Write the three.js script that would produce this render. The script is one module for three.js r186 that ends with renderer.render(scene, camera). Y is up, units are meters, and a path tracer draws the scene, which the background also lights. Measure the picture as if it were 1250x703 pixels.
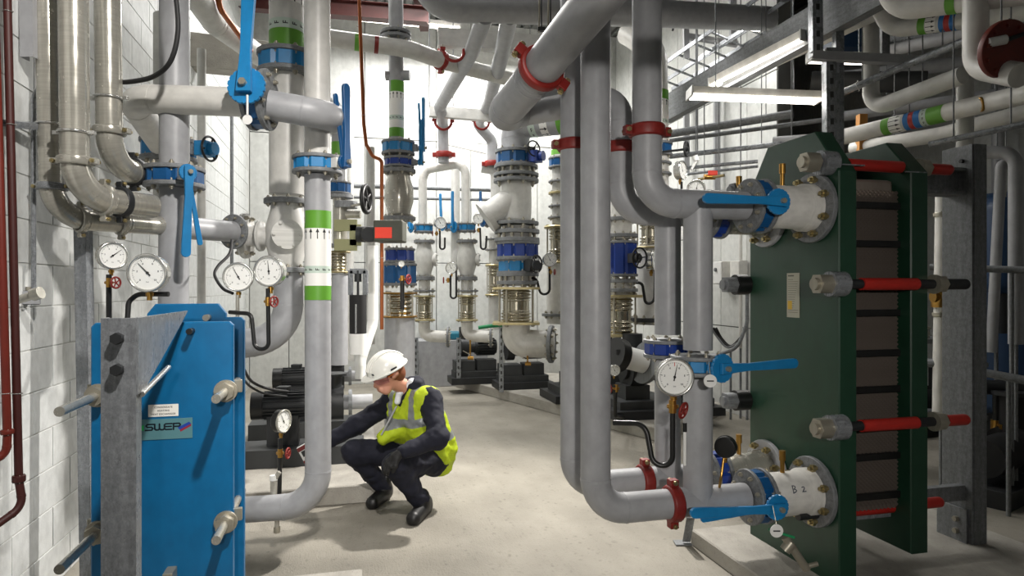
import * as THREE from 'three';
import { RoundedBoxGeometry } from 'three/addons/geometries/RoundedBoxGeometry.js';
import { mergeGeometries } from 'three/addons/utils/BufferGeometryUtils.js';
import { MarchingCubes } from 'three/addons/objects/MarchingCubes.js';
import { RectAreaLightUniformsLib } from 'three/addons/lights/RectAreaLightUniformsLib.js';
import { createNoise2D, createNoise3D } from 'simplex-noise';

RectAreaLightUniformsLib.init();
const scene = new THREE.Scene();
scene.background = new THREE.Color(0x000000);
const renderer = new THREE.WebGLRenderer({ antialias: true });
renderer.toneMapping = THREE.LinearToneMapping;
renderer.toneMappingExposure = 1.0;
renderer.shadowMap.enabled = true;

// ---------- camera: level, eye 1.6 m, 800 px focal length on a 1250 x 703 frame
const K = 800, CX = 625, CY = 351.5, EYE = 1.6;
const camera = new THREE.PerspectiveCamera(2 * Math.atan(CY / K) * 180 / Math.PI, 1250 / 703, 0.05, 60);
camera.position.set(0, EYE, 0);
camera.lookAt(0, EYE, -10);

const V3 = THREE.Vector3;
const v3 = (x, y, z) => new V3(x, y, z);
// a point of the room read off the photograph: pixel and depth in metres
const P = (x, y, z) => v3((x - CX) * z / K, EYE - (y - CY) * z / K, -z);
const pts = a => a.map(p => p.isVector3 ? p : P(...p));
// the room is turned 14 degrees: right (u) and depth (v) axes
const RU = v3(0.9701, 0, -0.2425), RV = v3(-0.2425, 0, -0.9701), UP = v3(0, 1, 0);
const ROOM = (u, y, v) => v3(RU.x * u + RV.x * v, y, RU.z * u + RV.z * v);
const ROOM_TURN = Math.atan2(0.2425, 0.9701);
const Xp = v3(1, 0, 0), Zp = v3(0, 0, 1);

// ---------- lights: the fluorescent battens of the room (the tubes themselves are built with each fitting)
const BATTENS = [];   // filled by batten(): [centre, direction, length, power]

let seedN = 7;
const rnd = () => { seedN = (seedN * 16807) % 2147483647; return seedN / 2147483647; };
const noise2 = createNoise2D(rnd), noise3 = createNoise3D(rnd);

// ---------- textures
function dataTex(n, f, srgb = true) {
  const d = new Uint8Array(n * n * 4);
  for (let j = 0; j < n; j++) for (let i = 0; i < n; i++) {
    const c = f(i / n, j / n), k = (j * n + i) * 4;
    d[k] = c[0]; d[k + 1] = c[1]; d[k + 2] = c[2]; d[k + 3] = 255;
  }
  const t = new THREE.DataTexture(d, n, n);
  t.wrapS = t.wrapT = THREE.RepeatWrapping; t.magFilter = THREE.LinearFilter; t.minFilter = THREE.LinearMipmapLinearFilter; t.generateMipmaps = true;
  if (srgb) t.colorSpace = THREE.SRGBColorSpace;
  t.needsUpdate = true; return t;
}
// tileable noise on a torus-like wrap
function tn(u, v, f) { const a = u * 6.28318, b = v * 6.28318; return noise3(Math.cos(a) * f + 11, Math.sin(a) * f, Math.cos(b) * f) * 0.5 + noise3(Math.sin(b) * f, Math.cos(a) * f + 3, Math.sin(a) * f) * 0.5; }
function fbm(u, v, f, o = 4) { let s = 0, a = 1, t = 0; for (let k = 0; k < o; k++) { s += a * tn(u, v, f * (1 << k)); t += a; a *= 0.55; } return s / t; }
const cl = x => Math.max(0, Math.min(255, x));
const greyNoise = (n, base, amp, f, o, speck = 0) => dataTex(n, (u, v) => { let g = base + amp * fbm(u, v, f, o); if (speck && rnd() < speck) g -= 25 + 40 * rnd(); g = cl(g); return [g, g, g]; }, true);
const tileTex = (t, rx, ry = rx) => { const c = t.clone(); c.repeat.set(rx, ry); c.needsUpdate = true; return c; };
const T_fine = greyNoise(256, 236, 26, 1.6, 5);
const T_rough = dataTex(256, (u, v) => { const g = cl(150 + 90 * fbm(u, v, 2, 5)); return [g, g, g]; }, false);
const T_spangle = dataTex(256, (u, v) => { const g = cl(205 + 45 * fbm(u, v, 1.2, 3) + 18 * tn(u + 0.37, v, 5)); return [g, g, cl(g + 3)]; });
const T_conc = dataTex(512, (u, v) => {
  let g = 214 + 34 * fbm(u, v, 0.7, 6); const h = tn(u + 0.2, v + 0.6, 9); if (h > 0.45) g -= (h - 0.45) * 60; if (rnd() < 0.012) g -= 22;
  return [cl(g), cl(g - 2), cl(g - 6)];
});
const T_concB = dataTex(512, (u, v) => { const g = cl(140 + 70 * fbm(u, v, 2.5, 5) + 60 * tn(u, v, 14) - (rnd() < 0.01 ? 70 : 0)); return [g, g, g]; }, false);
const T_brush = dataTex(256, (u, v) => { const g = cl(222 + 9 * noise2(u * 3, v * 90) + 14 * fbm(u, v, 1, 3)); return [g, g, cl(g - 4)]; });
const T_rust = dataTex(256, (u, v) => { const a = fbm(u, v, 1.4, 5); const g = cl(225 + 35 * a); return [g, cl(g - 12 - 25 * Math.max(0, a)), cl(g - 20 - 40 * Math.max(0, a))]; });
const T_cloth = dataTex(128, (u, v) => { const g = cl(205 + 40 * Math.sin(u * 6.283 * 32) * Math.sin(v * 6.283 * 32) + 20 * fbm(u, v, 2, 3)); return [g, g, g]; });

// ---------- materials (uv in metres)
const std = (c, rough, metal = 0, o = {}) => new THREE.MeshStandardMaterial({ color: c, roughness: rough, metalness: metal, ...o });
const M = {
  greyPaint: std(0xacadb0, 0.42, 0, { map: T_fine, bumpMap: T_rough, bumpScale: 0.0006 }),
  whitePaint: std(0xe6e4de, 0.4, 0, { map: T_fine }),
  ductWhite: std(0xd6d5d0, 0.5, 0, { map: T_fine }),
  stainless: std(0xcdcac2, 0.4, 0.5, { map: T_brush, roughnessMap: T_rough }),
  bellow: std(0xc9c2b2, 0.24, 0.95, { map: T_brush }),
  galv: std(0xa9adaf, 0.5, 0.3, { map: tileTex(T_spangle, 5), roughnessMap: T_rough }),
  galvDull: std(0x9a9d9d, 0.6, 0.2, { map: tileTex(T_spangle, 4) }),
  chrome: std(0xd0d0cc, 0.22, 0.85),
  nut: std(0xb9b3a3, 0.35, 0.6, { map: T_fine }),
  boltYellow: std(0xa89a72, 0.35, 0.85),
  brass: std(0xb48a45, 0.3, 0.9),
  goldPlate: std(0xc7b98c, 0.4, 0.6, { map: T_fine }),
  copper: std(0xb9734a, 0.35, 0.75, { map: T_rust }),
  redOxide: std(0x7a2a1c, 0.45, 0, { map: T_rust }),
  redBrown: std(0x491813, 0.55, 0, { map: T_rust }),
  red: std(0x9c261e, 0.45, 0, { map: T_rust }),
  redDark: std(0x8e2621, 0.5, 0, { map: T_rust }),
  redRod: std(0xc8322b, 0.42, 0, { map: T_rust }),
  blue: std(0x1c86c4, 0.38, 0, { map: T_fine }),
  blueDeep: std(0x14578f, 0.35, 0, { map: T_fine }),
  blueNavy: std(0x1d3f96, 0.4, 0, { map: T_fine }),
  bluePlate: std(0x076ca2, 0.36, 0, { map: T_fine, bumpMap: T_rough, bumpScale: 0.0003 }),
  greenPlate: std(0x1f4230, 0.4, 0, { map: T_fine, bumpMap: T_rough, bumpScale: 0.0004 }),
  bandGreen: std(0x5f9b2f, 0.45),
  bandBlue: std(0x1f6fb5, 0.45), bandRed: std(0xb5302a, 0.45), bandWhite: std(0xf0efea, 0.45),
  black: std(0x151515, 0.4), blackMatt: std(0x1b1b1c, 0.75, 0, { map: T_fine }), rubber: std(0x202021, 0.6),
  motor: std(0x26282a, 0.5, 0, { map: T_fine }), pumpBase: std(0x3a3c3d, 0.6, 0, { map: T_fine }),
  olive: std(0x4e4f45, 0.5, 0.2, { map: T_fine }), oliveLight: std(0x8d8d6a, 0.45, 0.5),
  signalRed: std(0xf0402a, 0.5), greenHose: std(0x1f8f5a, 0.5),
  tagWhite: std(0xe9e9e6, 0.4), wood: std(0xb07a3a, 0.7),
  bluePanel: std(0x12304f, 0.5), teal: std(0x1d6f86, 0.5),
  concrete: std(0xbdbab3, 0.85, 0, { map: T_conc, bumpMap: T_concB, bumpScale: 0.004 }),
  block: std(0xd6d8d6, 0.55, 0, { map: tileTex(T_fine, 1.3), bumpMap: T_concB, bumpScale: 0.0012 }),
  mortar: std(0xcbccc8, 0.8, 0, { map: T_fine }),
  panel: std(0xd8d9d5, 0.5, 0, { map: T_fine }), joint: std(0x6d6d6a, 0.8),
  deck: std(0x8b8d8b, 0.55, 0.3, { map: T_fine }),
  plate: std(0xa0948a, 0.45, 0.45, { map: T_fine }),
  glass: new THREE.MeshPhysicalMaterial({ color: 0xffffff, transmission: 1, thickness: 0, roughness: 0.03, ior: 1.45 }),
  tube: std(0xffffff, 0.5, 0, { emissive: 0xfff6e8, emissiveIntensity: 9 }),
  skin: std(0xc98f77, 0.5), hair: std(0x7a4426, 0.7), navy: std(0x14172b, 0.85, 0, { map: tileTex(T_cloth, 12) }),
  hivis: std(0xd6ee1e, 0.7, 0, { map: tileTex(T_cloth, 9) }), reflective: std(0x9fa3a4, 0.35, 0.2, { map: tileTex(T_cloth, 9) }),
  glove: std(0x1e1d1d, 0.7, 0, { map: tileTex(T_cloth, 6) }), boot: std(0x121212, 0.45), helmet: std(0xe4e3dc, 0.28), shirt: std(0xe0e2e6, 0.8),
  lens: new THREE.MeshPhysicalMaterial({ color: 0xe6d6e2, transmission: 1, thickness: 0, roughness: 0.05, ior: 1.45 }),
  orange: std(0xd56a28, 0.6),
};

// ---------- geometry helpers; everything ends as position + normal + uv, not indexed
function boxUV(g) {
  g = g.index ? g.toNonIndexed() : g;
  const p = g.attributes.position, uv = new Float32Array(p.count * 2), a = new V3(), b = new V3(), c = new V3();
  for (let i = 0; i < p.count; i += 3) {
    a.fromBufferAttribute(p, i); b.fromBufferAttribute(p, i + 1); c.fromBufferAttribute(p, i + 2);
    const n = b.clone().sub(a).cross(c.clone().sub(a)), x = Math.abs(n.x), y = Math.abs(n.y), z = Math.abs(n.z);
    [a, b, c].forEach((q, k) => { const o = (i + k) * 2; if (y >= x && y >= z) { uv[o] = q.x; uv[o + 1] = q.z; } else if (x >= z) { uv[o] = q.z; uv[o + 1] = q.y; } else { uv[o] = q.x; uv[o + 1] = q.y; } });
  }
  g.setAttribute('uv', new THREE.BufferAttribute(uv, 2));
  return g;
}
function clean(g) {
  g = g.index ? g.toNonIndexed() : g;
  for (const k of Object.keys(g.attributes)) if (!['position', 'normal', 'uv'].includes(k)) g.deleteAttribute(k);
  if (!g.attributes.normal) g.computeVertexNormals();
  if (!g.attributes.uv) g = boxUV(g);
  g.clearGroups && g.clearGroups(); g.morphAttributes = {};
  return g;
}
const merge = gs => { gs = [gs].flat(Infinity).map(clean); return gs.length === 1 ? gs[0] : mergeGeometries(gs, false); };
const mv = (g, x = 0, y = 0, z = 0) => { g.translate(x, y, z); return g; };
const rot = (g, x = 0, y = 0, z = 0) => { if (x) g.rotateX(x); if (y) g.rotateY(y); if (z) g.rotateZ(z); return g; };
const HP = Math.PI / 2, TAU = Math.PI * 2;
function cyl(r, h, seg = 20, r2 = r) { return boxUVc(new THREE.CylinderGeometry(r2, r, h, seg), r, h); }
function boxUVc(g, r, h) { const uv = g.attributes.uv; for (let i = 0; i < uv.count; i++) uv.setXY(i, uv.getX(i) * TAU * r, uv.getY(i) * h); return g; }
const box = (w, h, d, bev = 0.004) => (bev && Math.min(w, h, d) > bev * 2.2) ? boxUV(new RoundedBoxGeometry(w, h, d, 1, bev)) : boxUV(new THREE.BoxGeometry(w, h, d));
const lathe = (p, seg = 24) => new THREE.LatheGeometry(p.map(q => new THREE.Vector2(q[0], q[1])), seg);
const qTo = dir => new THREE.Quaternion().setFromUnitVectors(UP, dir.clone().normalize());
function between(a, b, r, seg = 12, r2 = r) { const d = b.clone().sub(a), g = cyl(r, d.length(), seg, r2); g.applyQuaternion(qTo(d)); const m = a.clone().add(b).multiplyScalar(0.5); return mv(g, m.x, m.y, m.z); }
// a box whose y runs from a to b, w across and d thick; hint gives the thick direction
function barBetween(a, b, w, d, hint = UP, bev = 0.003) {
  const dir = b.clone().sub(a), g = box(w, dir.length(), d, bev);
  g.applyMatrix4(basis(a.clone().add(b).multiplyScalar(0.5), dir, hint)); return g;
}
function basis(pos, yAxis, zHint = Zp) {
  const y = yAxis.clone().normalize(); let z = zHint.clone().addScaledVector(y, -zHint.dot(y));
  if (z.lengthSq() < 1e-6) { z = (Math.abs(y.x) < 0.9 ? Xp : Zp).clone(); z.addScaledVector(y, -z.dot(y)); }
  z.normalize(); const x = y.clone().cross(z);
  return new THREE.Matrix4().makeBasis(x, y, z).setPosition(pos);
}
function place(o, pos, yAxis = UP, zHint = Zp) { basis(pos, yAxis, zHint).decompose(o.position, o.quaternion, o.scale); return o; }
function torus(r, t, seg = 28, tseg = 8, arc = TAU) { return new THREE.TorusGeometry(r, t, tseg, seg, arc); }
function extr(shapePts, depth, bev = 0.002) {   // outline in xy, pushed along +z
  const s = new THREE.Shape(shapePts.map(p => new THREE.Vector2(p[0], p[1])));
  return boxUV(new THREE.ExtrudeGeometry(s, { depth: depth - 2 * bev, bevelEnabled: bev > 0, bevelThickness: bev, bevelSize: bev, bevelSegments: 1, curveSegments: 6 }).translate(0, 0, bev));
}
function fillet(ps, bend) {
  const out = [ps[0].clone()], arcs = [];
  for (let i = 1; i < ps.length - 1; i++) {
    const a = ps[i - 1], b = ps[i], c = ps[i + 1], d1 = a.clone().sub(b), d2 = c.clone().sub(b), l1 = d1.length(), l2 = d2.length();
    d1.normalize(); d2.normalize(); const th = Math.acos(THREE.MathUtils.clamp(d1.dot(d2), -1, 1));
    if (th > 3.05) { out.push(b.clone()); continue; }
    const tl = Math.min(bend / Math.tan(th / 2), l1 * 0.49, l2 * 0.49), R = tl * Math.tan(th / 2);
    const p1 = b.clone().addScaledVector(d1, tl), bis = d1.clone().add(d2).normalize(), cen = b.clone().addScaledVector(bis, R / Math.sin(th / 2));
    const e1 = p1.clone().sub(cen), ax = e1.clone().cross(b.clone().addScaledVector(d2, tl).sub(cen)).normalize(), n = Math.max(4, Math.round((Math.PI - th) / 0.17));
    for (let k = 0; k <= n; k++) out.push(cen.clone().add(e1.clone().applyAxisAngle(ax, (Math.PI - th) * k / n)));
    arcs.push([p1, d1.clone().negate()], [b.clone().addScaledVector(d2, tl), d2.clone()]);
  }
  out.push(ps[ps.length - 1].clone());
  return { out, arcs };
}
function sweep(ps, r, bend = r * 3, seg = 20, weld = false) {
  const { out, arcs } = fillet(ps, bend), n = out.length, pos = [], nor = [], uv = [], idx = [];
  let t = out[1].clone().sub(out[0]).normalize(), nn = (Math.abs(t.y) < 0.9 ? UP : Xp).clone(); nn.addScaledVector(t, -nn.dot(t)).normalize();
  let L = 0;
  for (let i = 0; i < n; i++) {
    const t2 = (i === 0 ? out[1].clone().sub(out[0]) : i === n - 1 ? out[i].clone().sub(out[i - 1]) : out[i + 1].clone().sub(out[i]).normalize().add(out[i].clone().sub(out[i - 1]).normalize())).normalize();
    nn.applyQuaternion(new THREE.Quaternion().setFromUnitVectors(t, t2)); nn.addScaledVector(t2, -nn.dot(t2)).normalize(); t = t2;
    const bb = t.clone().cross(nn); if (i) L += out[i].distanceTo(out[i - 1]);
    for (let k = 0; k <= seg; k++) { const a = k / seg * TAU, d = nn.clone().multiplyScalar(Math.cos(a)).addScaledVector(bb, Math.sin(a)); pos.push(out[i].x + d.x * r, out[i].y + d.y * r, out[i].z + d.z * r); nor.push(d.x, d.y, d.z); uv.push(a * r, L); }
    if (i) for (let k = 0; k < seg; k++) { const q = (i - 1) * (seg + 1) + k, w = q + seg + 1; idx.push(q, q + 1, w, w, q + 1, w + 1); }
  }
  const g = new THREE.BufferGeometry(); g.setAttribute('position', new THREE.Float32BufferAttribute(pos, 3)); g.setAttribute('normal', new THREE.Float32BufferAttribute(nor, 3)); g.setAttribute('uv', new THREE.Float32BufferAttribute(uv, 2)); g.setIndex(idx);
  const gs = [g];
  for (const [i, s] of [[0, -1], [n - 1, 1]]) {
    const d = (i ? out[i].clone().sub(out[i - 1]) : out[0].clone().sub(out[1])).normalize(), c = new THREE.CircleGeometry(r, seg); c.applyQuaternion(new THREE.Quaternion().setFromUnitVectors(Zp, d)); gs.push(boxUV(mv(c, out[i].x, out[i].y, out[i].z)));
  }
  if (weld) for (const [p, d] of arcs) gs.push(between(p.clone().addScaledVector(d, -0.006), p.clone().addScaledVector(d, 0.006), r * 1.01 + 0.0012, seg));
  return merge(gs);
}

// ---------- scene graph helpers
const taken = {};
function numbered(n) { if (!(n in taken)) { taken[n] = 0; return n; } taken[n]++; return n + '_' + String(taken[n]).padStart(3, '0'); }
const usedLabels = {};
function tag(o, label, category, group) {
  o.userData = { label, category }; if (group) o.userData.group = group;
  if (usedLabels[label] && !(group && usedLabels[label] === group)) console.warn('DUPLICATE LABEL', label); usedLabels[label] = group || 'x';
  return o;
}
function obj(name, geos, mat, parent) { const m = new THREE.Mesh(merge(geos), mat); m.name = name; m.castShadow = m.receiveShadow = true; if (parent) parent.add(m); return m; }
function thing(name, label, category, group) { const o = new THREE.Group(); o.name = numbered(name); scene.add(o); return tag(o, label, category, group); }
function struct(name, geos, mat) { const m = obj(numbered(name), geos, mat, scene); m.userData = { kind: 'structure' }; return m; }
function structG(name) { const g = new THREE.Group(); g.name = numbered(name); g.userData = { kind: 'structure' }; scene.add(g); return g; }
// parts were laid out in room coordinates: move the group's origin to the thing's base
function rebase(g) {
  g.updateMatrixWorld(true); const b = new THREE.Box3().setFromObject(g), c = v3((b.min.x + b.max.x) / 2, b.min.y, (b.min.z + b.max.z) / 2);
  for (const ch of g.children) ch.position.sub(c); g.position.copy(c); return g;
}
const stuff = o => { o.userData.kind = 'stuff'; return o; };
// ---------- parts shared by the pipework
const lobes = (r, n, depth, w) => { const a = []; for (let i = 0; i < n; i++) { const c = i / n * TAU; for (const [o, k] of [[-0.5, 1 - depth], [-w, 1], [w, 1], [0.5, 1 - depth]]) a.push([Math.cos(c + o * TAU / n) * r * k, Math.sin(c + o * TAU / n) * r * k]); } return a; };
function boltSet(R, n, half, s) {   // hex heads on both faces of a flange, along y
  const gs = [];
  for (let i = 0; i < n; i++) { const a = (i + 0.5) / n * TAU, x = Math.cos(a) * R, z = Math.sin(a) * R; for (const k of [-1, 1]) gs.push(mv(cyl(s, s * 1.1, 6), x, k * (half + s * 0.5), z)); gs.push(mv(cyl(s * 0.55, 2 * half + s * 3.4, 6), x, 0, z)); }
  return gs;
}
function flangeIn(parent, pos, axis, R, t, mat = M.galvDull, n = 8, boltMat = M.nut) {
  const f = obj('flange', [lathe([[0, -t / 2], [R - 0.003, -t / 2], [R, -t / 2 + 0.003], [R, t / 2 - 0.003], [R - 0.003, t / 2], [0, t / 2]], 32)], mat, parent);
  place(f, pos, axis);
  stuff(obj('bolt_ring', boltSet(R * 0.8, n, t / 2, R * 0.085), boltMat, f));
  return f;
}
function ringGeo(r, h, seg = 28) { return new THREE.CylinderGeometry(r, r, h, seg, 1, true); }
// coloured identification band wrapped on a pipe, along y
function bandIn(parent, a, b, r, mat, name = 'identification_band') {
  const h = a.distanceTo(b), m = obj(name, [mv(ringGeo(r + 0.0015, h), 0, 0, 0)], mat, parent);
  place(m, a.clone().add(b).multiplyScalar(0.5), b.clone().sub(a)); return m;
}
function glyphMat(kind, bg) {
  const c = document.createElement('canvas'); c.width = 1024; c.height = 96; const x = c.getContext('2d');
  x.fillStyle = bg; x.fillRect(0, 0, 1024, 96); x.fillStyle = '#161616'; x.strokeStyle = '#161616';
  for (let i = 0; i < 12; i++) {
    const cx = (i + 0.5) * 1024 / 12;
    if (kind === 'F') { x.save(); x.translate(cx, 48); x.rotate(-Math.PI / 2); x.font = 'bold 66px sans-serif'; x.textAlign = 'center'; x.textBaseline = 'middle'; x.fillText('F', 0, 0); x.restore(); }
    else { x.fillRect(cx - 6, 30, 12, 66); x.beginPath(); x.moveTo(cx - 22, 38); x.lineTo(cx + 22, 38); x.lineTo(cx, 2); x.fill(); }
  }
  const t = new THREE.CanvasTexture(c); t.colorSpace = THREE.SRGBColorSpace; t.wrapS = THREE.RepeatWrapping;
  return std(0xffffff, 0.45, 0, { map: t });
}
const G_F = glyphMat('F', '#c3d2c6'), G_UP = glyphMat('A', '#f0efea');
// a full label sleeve on a pipe between a (lower/first) and b: green, arrows, white, letters, white, green
function labelSleeve(parent, a, b, r, flip = false) {
  const at = k => a.clone().lerp(b, k), rows = [[0, 0.16, M.bandGreen], [0.16, 0.30, M.bandWhite], [0.30, 0.38, G_F], [0.38, 0.68, M.bandWhite], [0.68, 0.80, G_UP], [0.80, 1, M.bandGreen]];
  for (const [k0, k1, m] of rows) bandIn(parent, flip ? at(1 - k1) : at(k0), flip ? at(1 - k0) : at(k1), r, m, m === M.bandWhite ? 'identification_sleeve' : m === M.bandGreen ? 'identification_band' : 'lettered_band');
}
// grooved coupling: two half shells with bolted ears
function couplingIn(parent, pos, axis, r, mat, ear = Xp, w = 0.055) {
  const c = obj('pipe_coupling', [lathe([[r, -w / 2], [r * 1.16, -w / 2], [r * 1.25, -w / 3], [r * 1.25, w / 3], [r * 1.16, w / 2], [r, w / 2]], 28),
    ...[-1, 1].map(s => mv(box(r * 0.5, w * 0.75, r * 0.62, 0.004), s * r * 1.42, 0, 0))], mat, parent);
  place(c, pos, axis, ear.clone().cross(axis));
  for (const s of [-1, 1]) { const b = obj('bolt', [rot(cyl(r * 0.1, r * 1.05, 8), HP), mv(rot(cyl(r * 0.17, r * 0.16, 6), HP), 0, 0, r * 0.4), mv(rot(cyl(r * 0.17, r * 0.16, 6), HP), 0, 0, -r * 0.4)], M.boltYellow, c); b.position.x = s * r * 1.48; }
  return c;
}
// split ring pipe clip with a rod to the wall or ceiling
function clipIn(parent, pos, axis, r, ear = Xp) {
  const c = obj('pipe_clip', [rot(torus(r * 1.06, r * 0.11, 24, 6), HP), ...[-1, 1].map(s => mv(box(r * 0.55, r * 0.3, r * 0.35, 0.002), s * r * 1.3, 0, 0))], M.chrome, parent);
  return place(c, pos, axis, ear.clone().cross(axis));
}
// the point of a straight run that the photograph shows at column x
function onPath(ps, x) { const k = (x - CX) / K; for (let i = 0; i < ps.length - 1; i++) { const a = ps[i], b = ps[i + 1], fa = a.x + k * a.z, fb = b.x + k * b.z; if (fa * fb <= 0) return a.clone().lerp(b, fa / (fa - fb)); } return ps[0].clone(); }
// a pipe run; o.flanges [[pos, axis, R]], o.couplings, o.clips, o.bands
function pipe(label, path, r, mat = M.greyPaint, o = {}) {
  const g = thing(o.name || 'pipe', label, o.category || 'pipe', o.group), ps = pts(path);
  obj('pipe_run', [sweep(ps, r, o.bend ?? r * 3, o.seg ?? 22, o.weld ?? true)], mat, g);
  for (const br of o.branches || []) obj('pipe_branch', [sweep(pts(br), o.branchR || r, r * 2.4, 18, false)], mat, g);
  for (const [p, ax, R, t, n, m] of o.flanges || []) flangeIn(g, P(...p), ax, R, t || R * 0.14, m || M.galvDull, n || 8);
  for (const [p, ax, m, ear] of o.couplings || []) couplingIn(g, P(...p), ax, r, m || M.red, ear || Xp, o.cw || r * 0.65);
  for (const [p, ax, ear] of o.clips || []) clipIn(g, P(...p), ax, r, ear || Xp);
  for (const [a, b, m] of o.bands || []) bandIn(g, P(...a), P(...b), r, m, 'identification_band');
  for (const [x0, x1, m] of o.bandsX || []) bandIn(g, onPath(ps, x0), onPath(ps, x1), r, m, m === G_F || m === G_UP ? 'lettered_band' : 'identification_band');
  for (const [a, b, f] of o.sleeves || []) labelSleeve(g, P(...a), P(...b), r, f);
  return rebase(g);
}
const leverShape = (L, w) => { const a = [[-w * 0.55, -w * 0.6], [w * 0.55, -w * 0.6], [w * 0.36, L * 0.3], [w * 0.42, L * 0.55], [w * 0.5, L * 0.9]]; for (let k = 0; k <= 6; k++) { const t = k / 6 * Math.PI; a.push([Math.cos(t) * w * 0.5, L - w * 0.5 + Math.sin(t) * w * 0.5]); } a.push([-w * 0.5, L * 0.9], [-w * 0.42, L * 0.55], [-w * 0.36, L * 0.3]); return a; };
function wheelGeo(r, tube = r * 0.1, spokes = 3) {   // hand wheel in the xz plane, hub along y
  const gs = [rot(torus(r, tube, 28, 8), HP), cyl(r * 0.2, r * 0.32, 12)];
  for (let i = 0; i < spokes; i++) { const a = i / spokes * TAU + 0.4; gs.push(between(v3(Math.cos(a) * r * 0.15, 0, Math.sin(a) * r * 0.15), v3(Math.cos(a) * r, 0, Math.sin(a) * r), tube * 0.75, 6)); }
  return gs;
}
// wafer butterfly valve, pipe along local y, stem along local +z
function valve(label, pos, axis, out, o) {
  const g = thing('butterfly_valve', label, 'valve', o.group), { R, t = R * 0.55, blue = M.blueDeep, n = 8 } = o, ft = R * 0.15;
  obj('valve_body', [mv(rot(extr(lobes(R * 0.93, n, 0.1, 0.3), t, 0.003), HP), 0, t / 2, 0), cyl(R * 0.8, t * 0.98, 28)], blue, g);
  if (o.flange !== false) for (const s of [-1, 1]) flangeIn(g, v3(0, s * (t / 2 + ft / 2), 0), UP, R, ft, o.fmat || M.galvDull, n);
  const zs = R * 0.9, ze = zs + (o.neck || R * 0.55);
  if (o.lever || o.wheel) obj('stem_neck', [mv(rot(cyl(R * 0.16, ze - zs, 12), HP), 0, 0, (zs + ze) / 2), mv(box(R * 0.36, R * 0.4, R * 0.3, 0.003), 0, 0, zs + R * 0.16)], o.neckMat || M.galv, g);
  if (o.lever) {
    const { a = 0, L = R * 3, w = R * 0.24, split = 0.1, plate = R * 0.33, kick = 0 } = o.lever, lm = o.leverMat || M.blue;
    obj('notch_plate', [mv(rot(extr(lobes(plate, 18, 0.07, 0.25), R * 0.12, 0.002), 0), 0, 0, ze - R * 0.06)], lm, g);
    const lev = obj('lever', [mv(extr(leverShape(L, w), w * 0.42, 0.002), 0, 0, 0)], lm, g); lev.position.z = ze + R * 0.1; lev.rotation.set(kick, 0, a, 'ZXY');
    obj('latch_grip', [mv(extr(leverShape(L * 0.86, w * 0.55), w * 0.3, 0.0015), 0, 0, -w * 0.42)], lm, lev).rotation.z = split;
    const bolt = obj('stem_bolt', [mv(rot(cyl(w * 0.3, w * 0.9, 6), HP), 0, 0, ze + R * 0.22)], M.nut, g); bolt.position.z = 0;
  }
  if (o.wheel) {
    const { r = R * 0.6, mat = M.black, off = [0, 0, 0], face = Xp } = o.wheel;
    obj('gearbox', [mv(box(R * 0.6, R * 0.55, R * 0.5, 0.006), 0, 0, ze), mv(rot(cyl(R * 0.24, R * 0.5, 16), HP), 0, 0, ze + R * 0.2)], o.wheel.box || blue, g);
    const h = obj('handwheel', [...wheelGeo(r), mv(cyl(r * 0.1, r * 1.0, 8), 0, -r * 0.45, 0)], mat, g); place(h, v3(off[0], off[1], ze + off[2]), face);
  }
  return place(g, pos, axis, out);
}
// pressure gauge: dial faces local +z, stem down -y
function dialTex(red) {
  const c = document.createElement('canvas'); c.width = c.height = 256; const x = c.getContext('2d');
  x.fillStyle = '#f1f1ed'; x.fillRect(0, 0, 256, 256); x.strokeStyle = x.fillStyle = '#222'; x.textAlign = 'center'; x.textBaseline = 'middle'; x.font = 'bold 20px sans-serif';
  for (let i = 0; i <= 50; i++) { const a = (225 - i * 5.4) * Math.PI / 180, l = i % 10 === 0 ? 20 : i % 5 === 0 ? 14 : 8; x.lineWidth = i % 10 === 0 ? 4 : 2; x.beginPath(); x.moveTo(128 + Math.cos(a) * 112, 128 - Math.sin(a) * 112); x.lineTo(128 + Math.cos(a) * (112 - l), 128 - Math.sin(a) * (112 - l)); x.stroke(); if (i % 10 === 0) x.fillText(String(i / 5), 128 + Math.cos(a) * 76, 128 - Math.sin(a) * 76); }
  if (red) { x.strokeStyle = '#c8281e'; x.lineWidth = 5; x.beginPath(); x.moveTo(128, 18); x.lineTo(128, 46); x.stroke(); }
  x.font = '15px sans-serif'; x.fillText('bar', 128, 196);
  const t = new THREE.CanvasTexture(c); t.colorSpace = THREE.SRGBColorSpace; return t;
}
const DIAL = std(0xffffff, 0.5, 0, { map: dialTex(false) }), DIAL_RED = std(0xffffff, 0.5, 0, { map: dialTex(true) });
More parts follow.
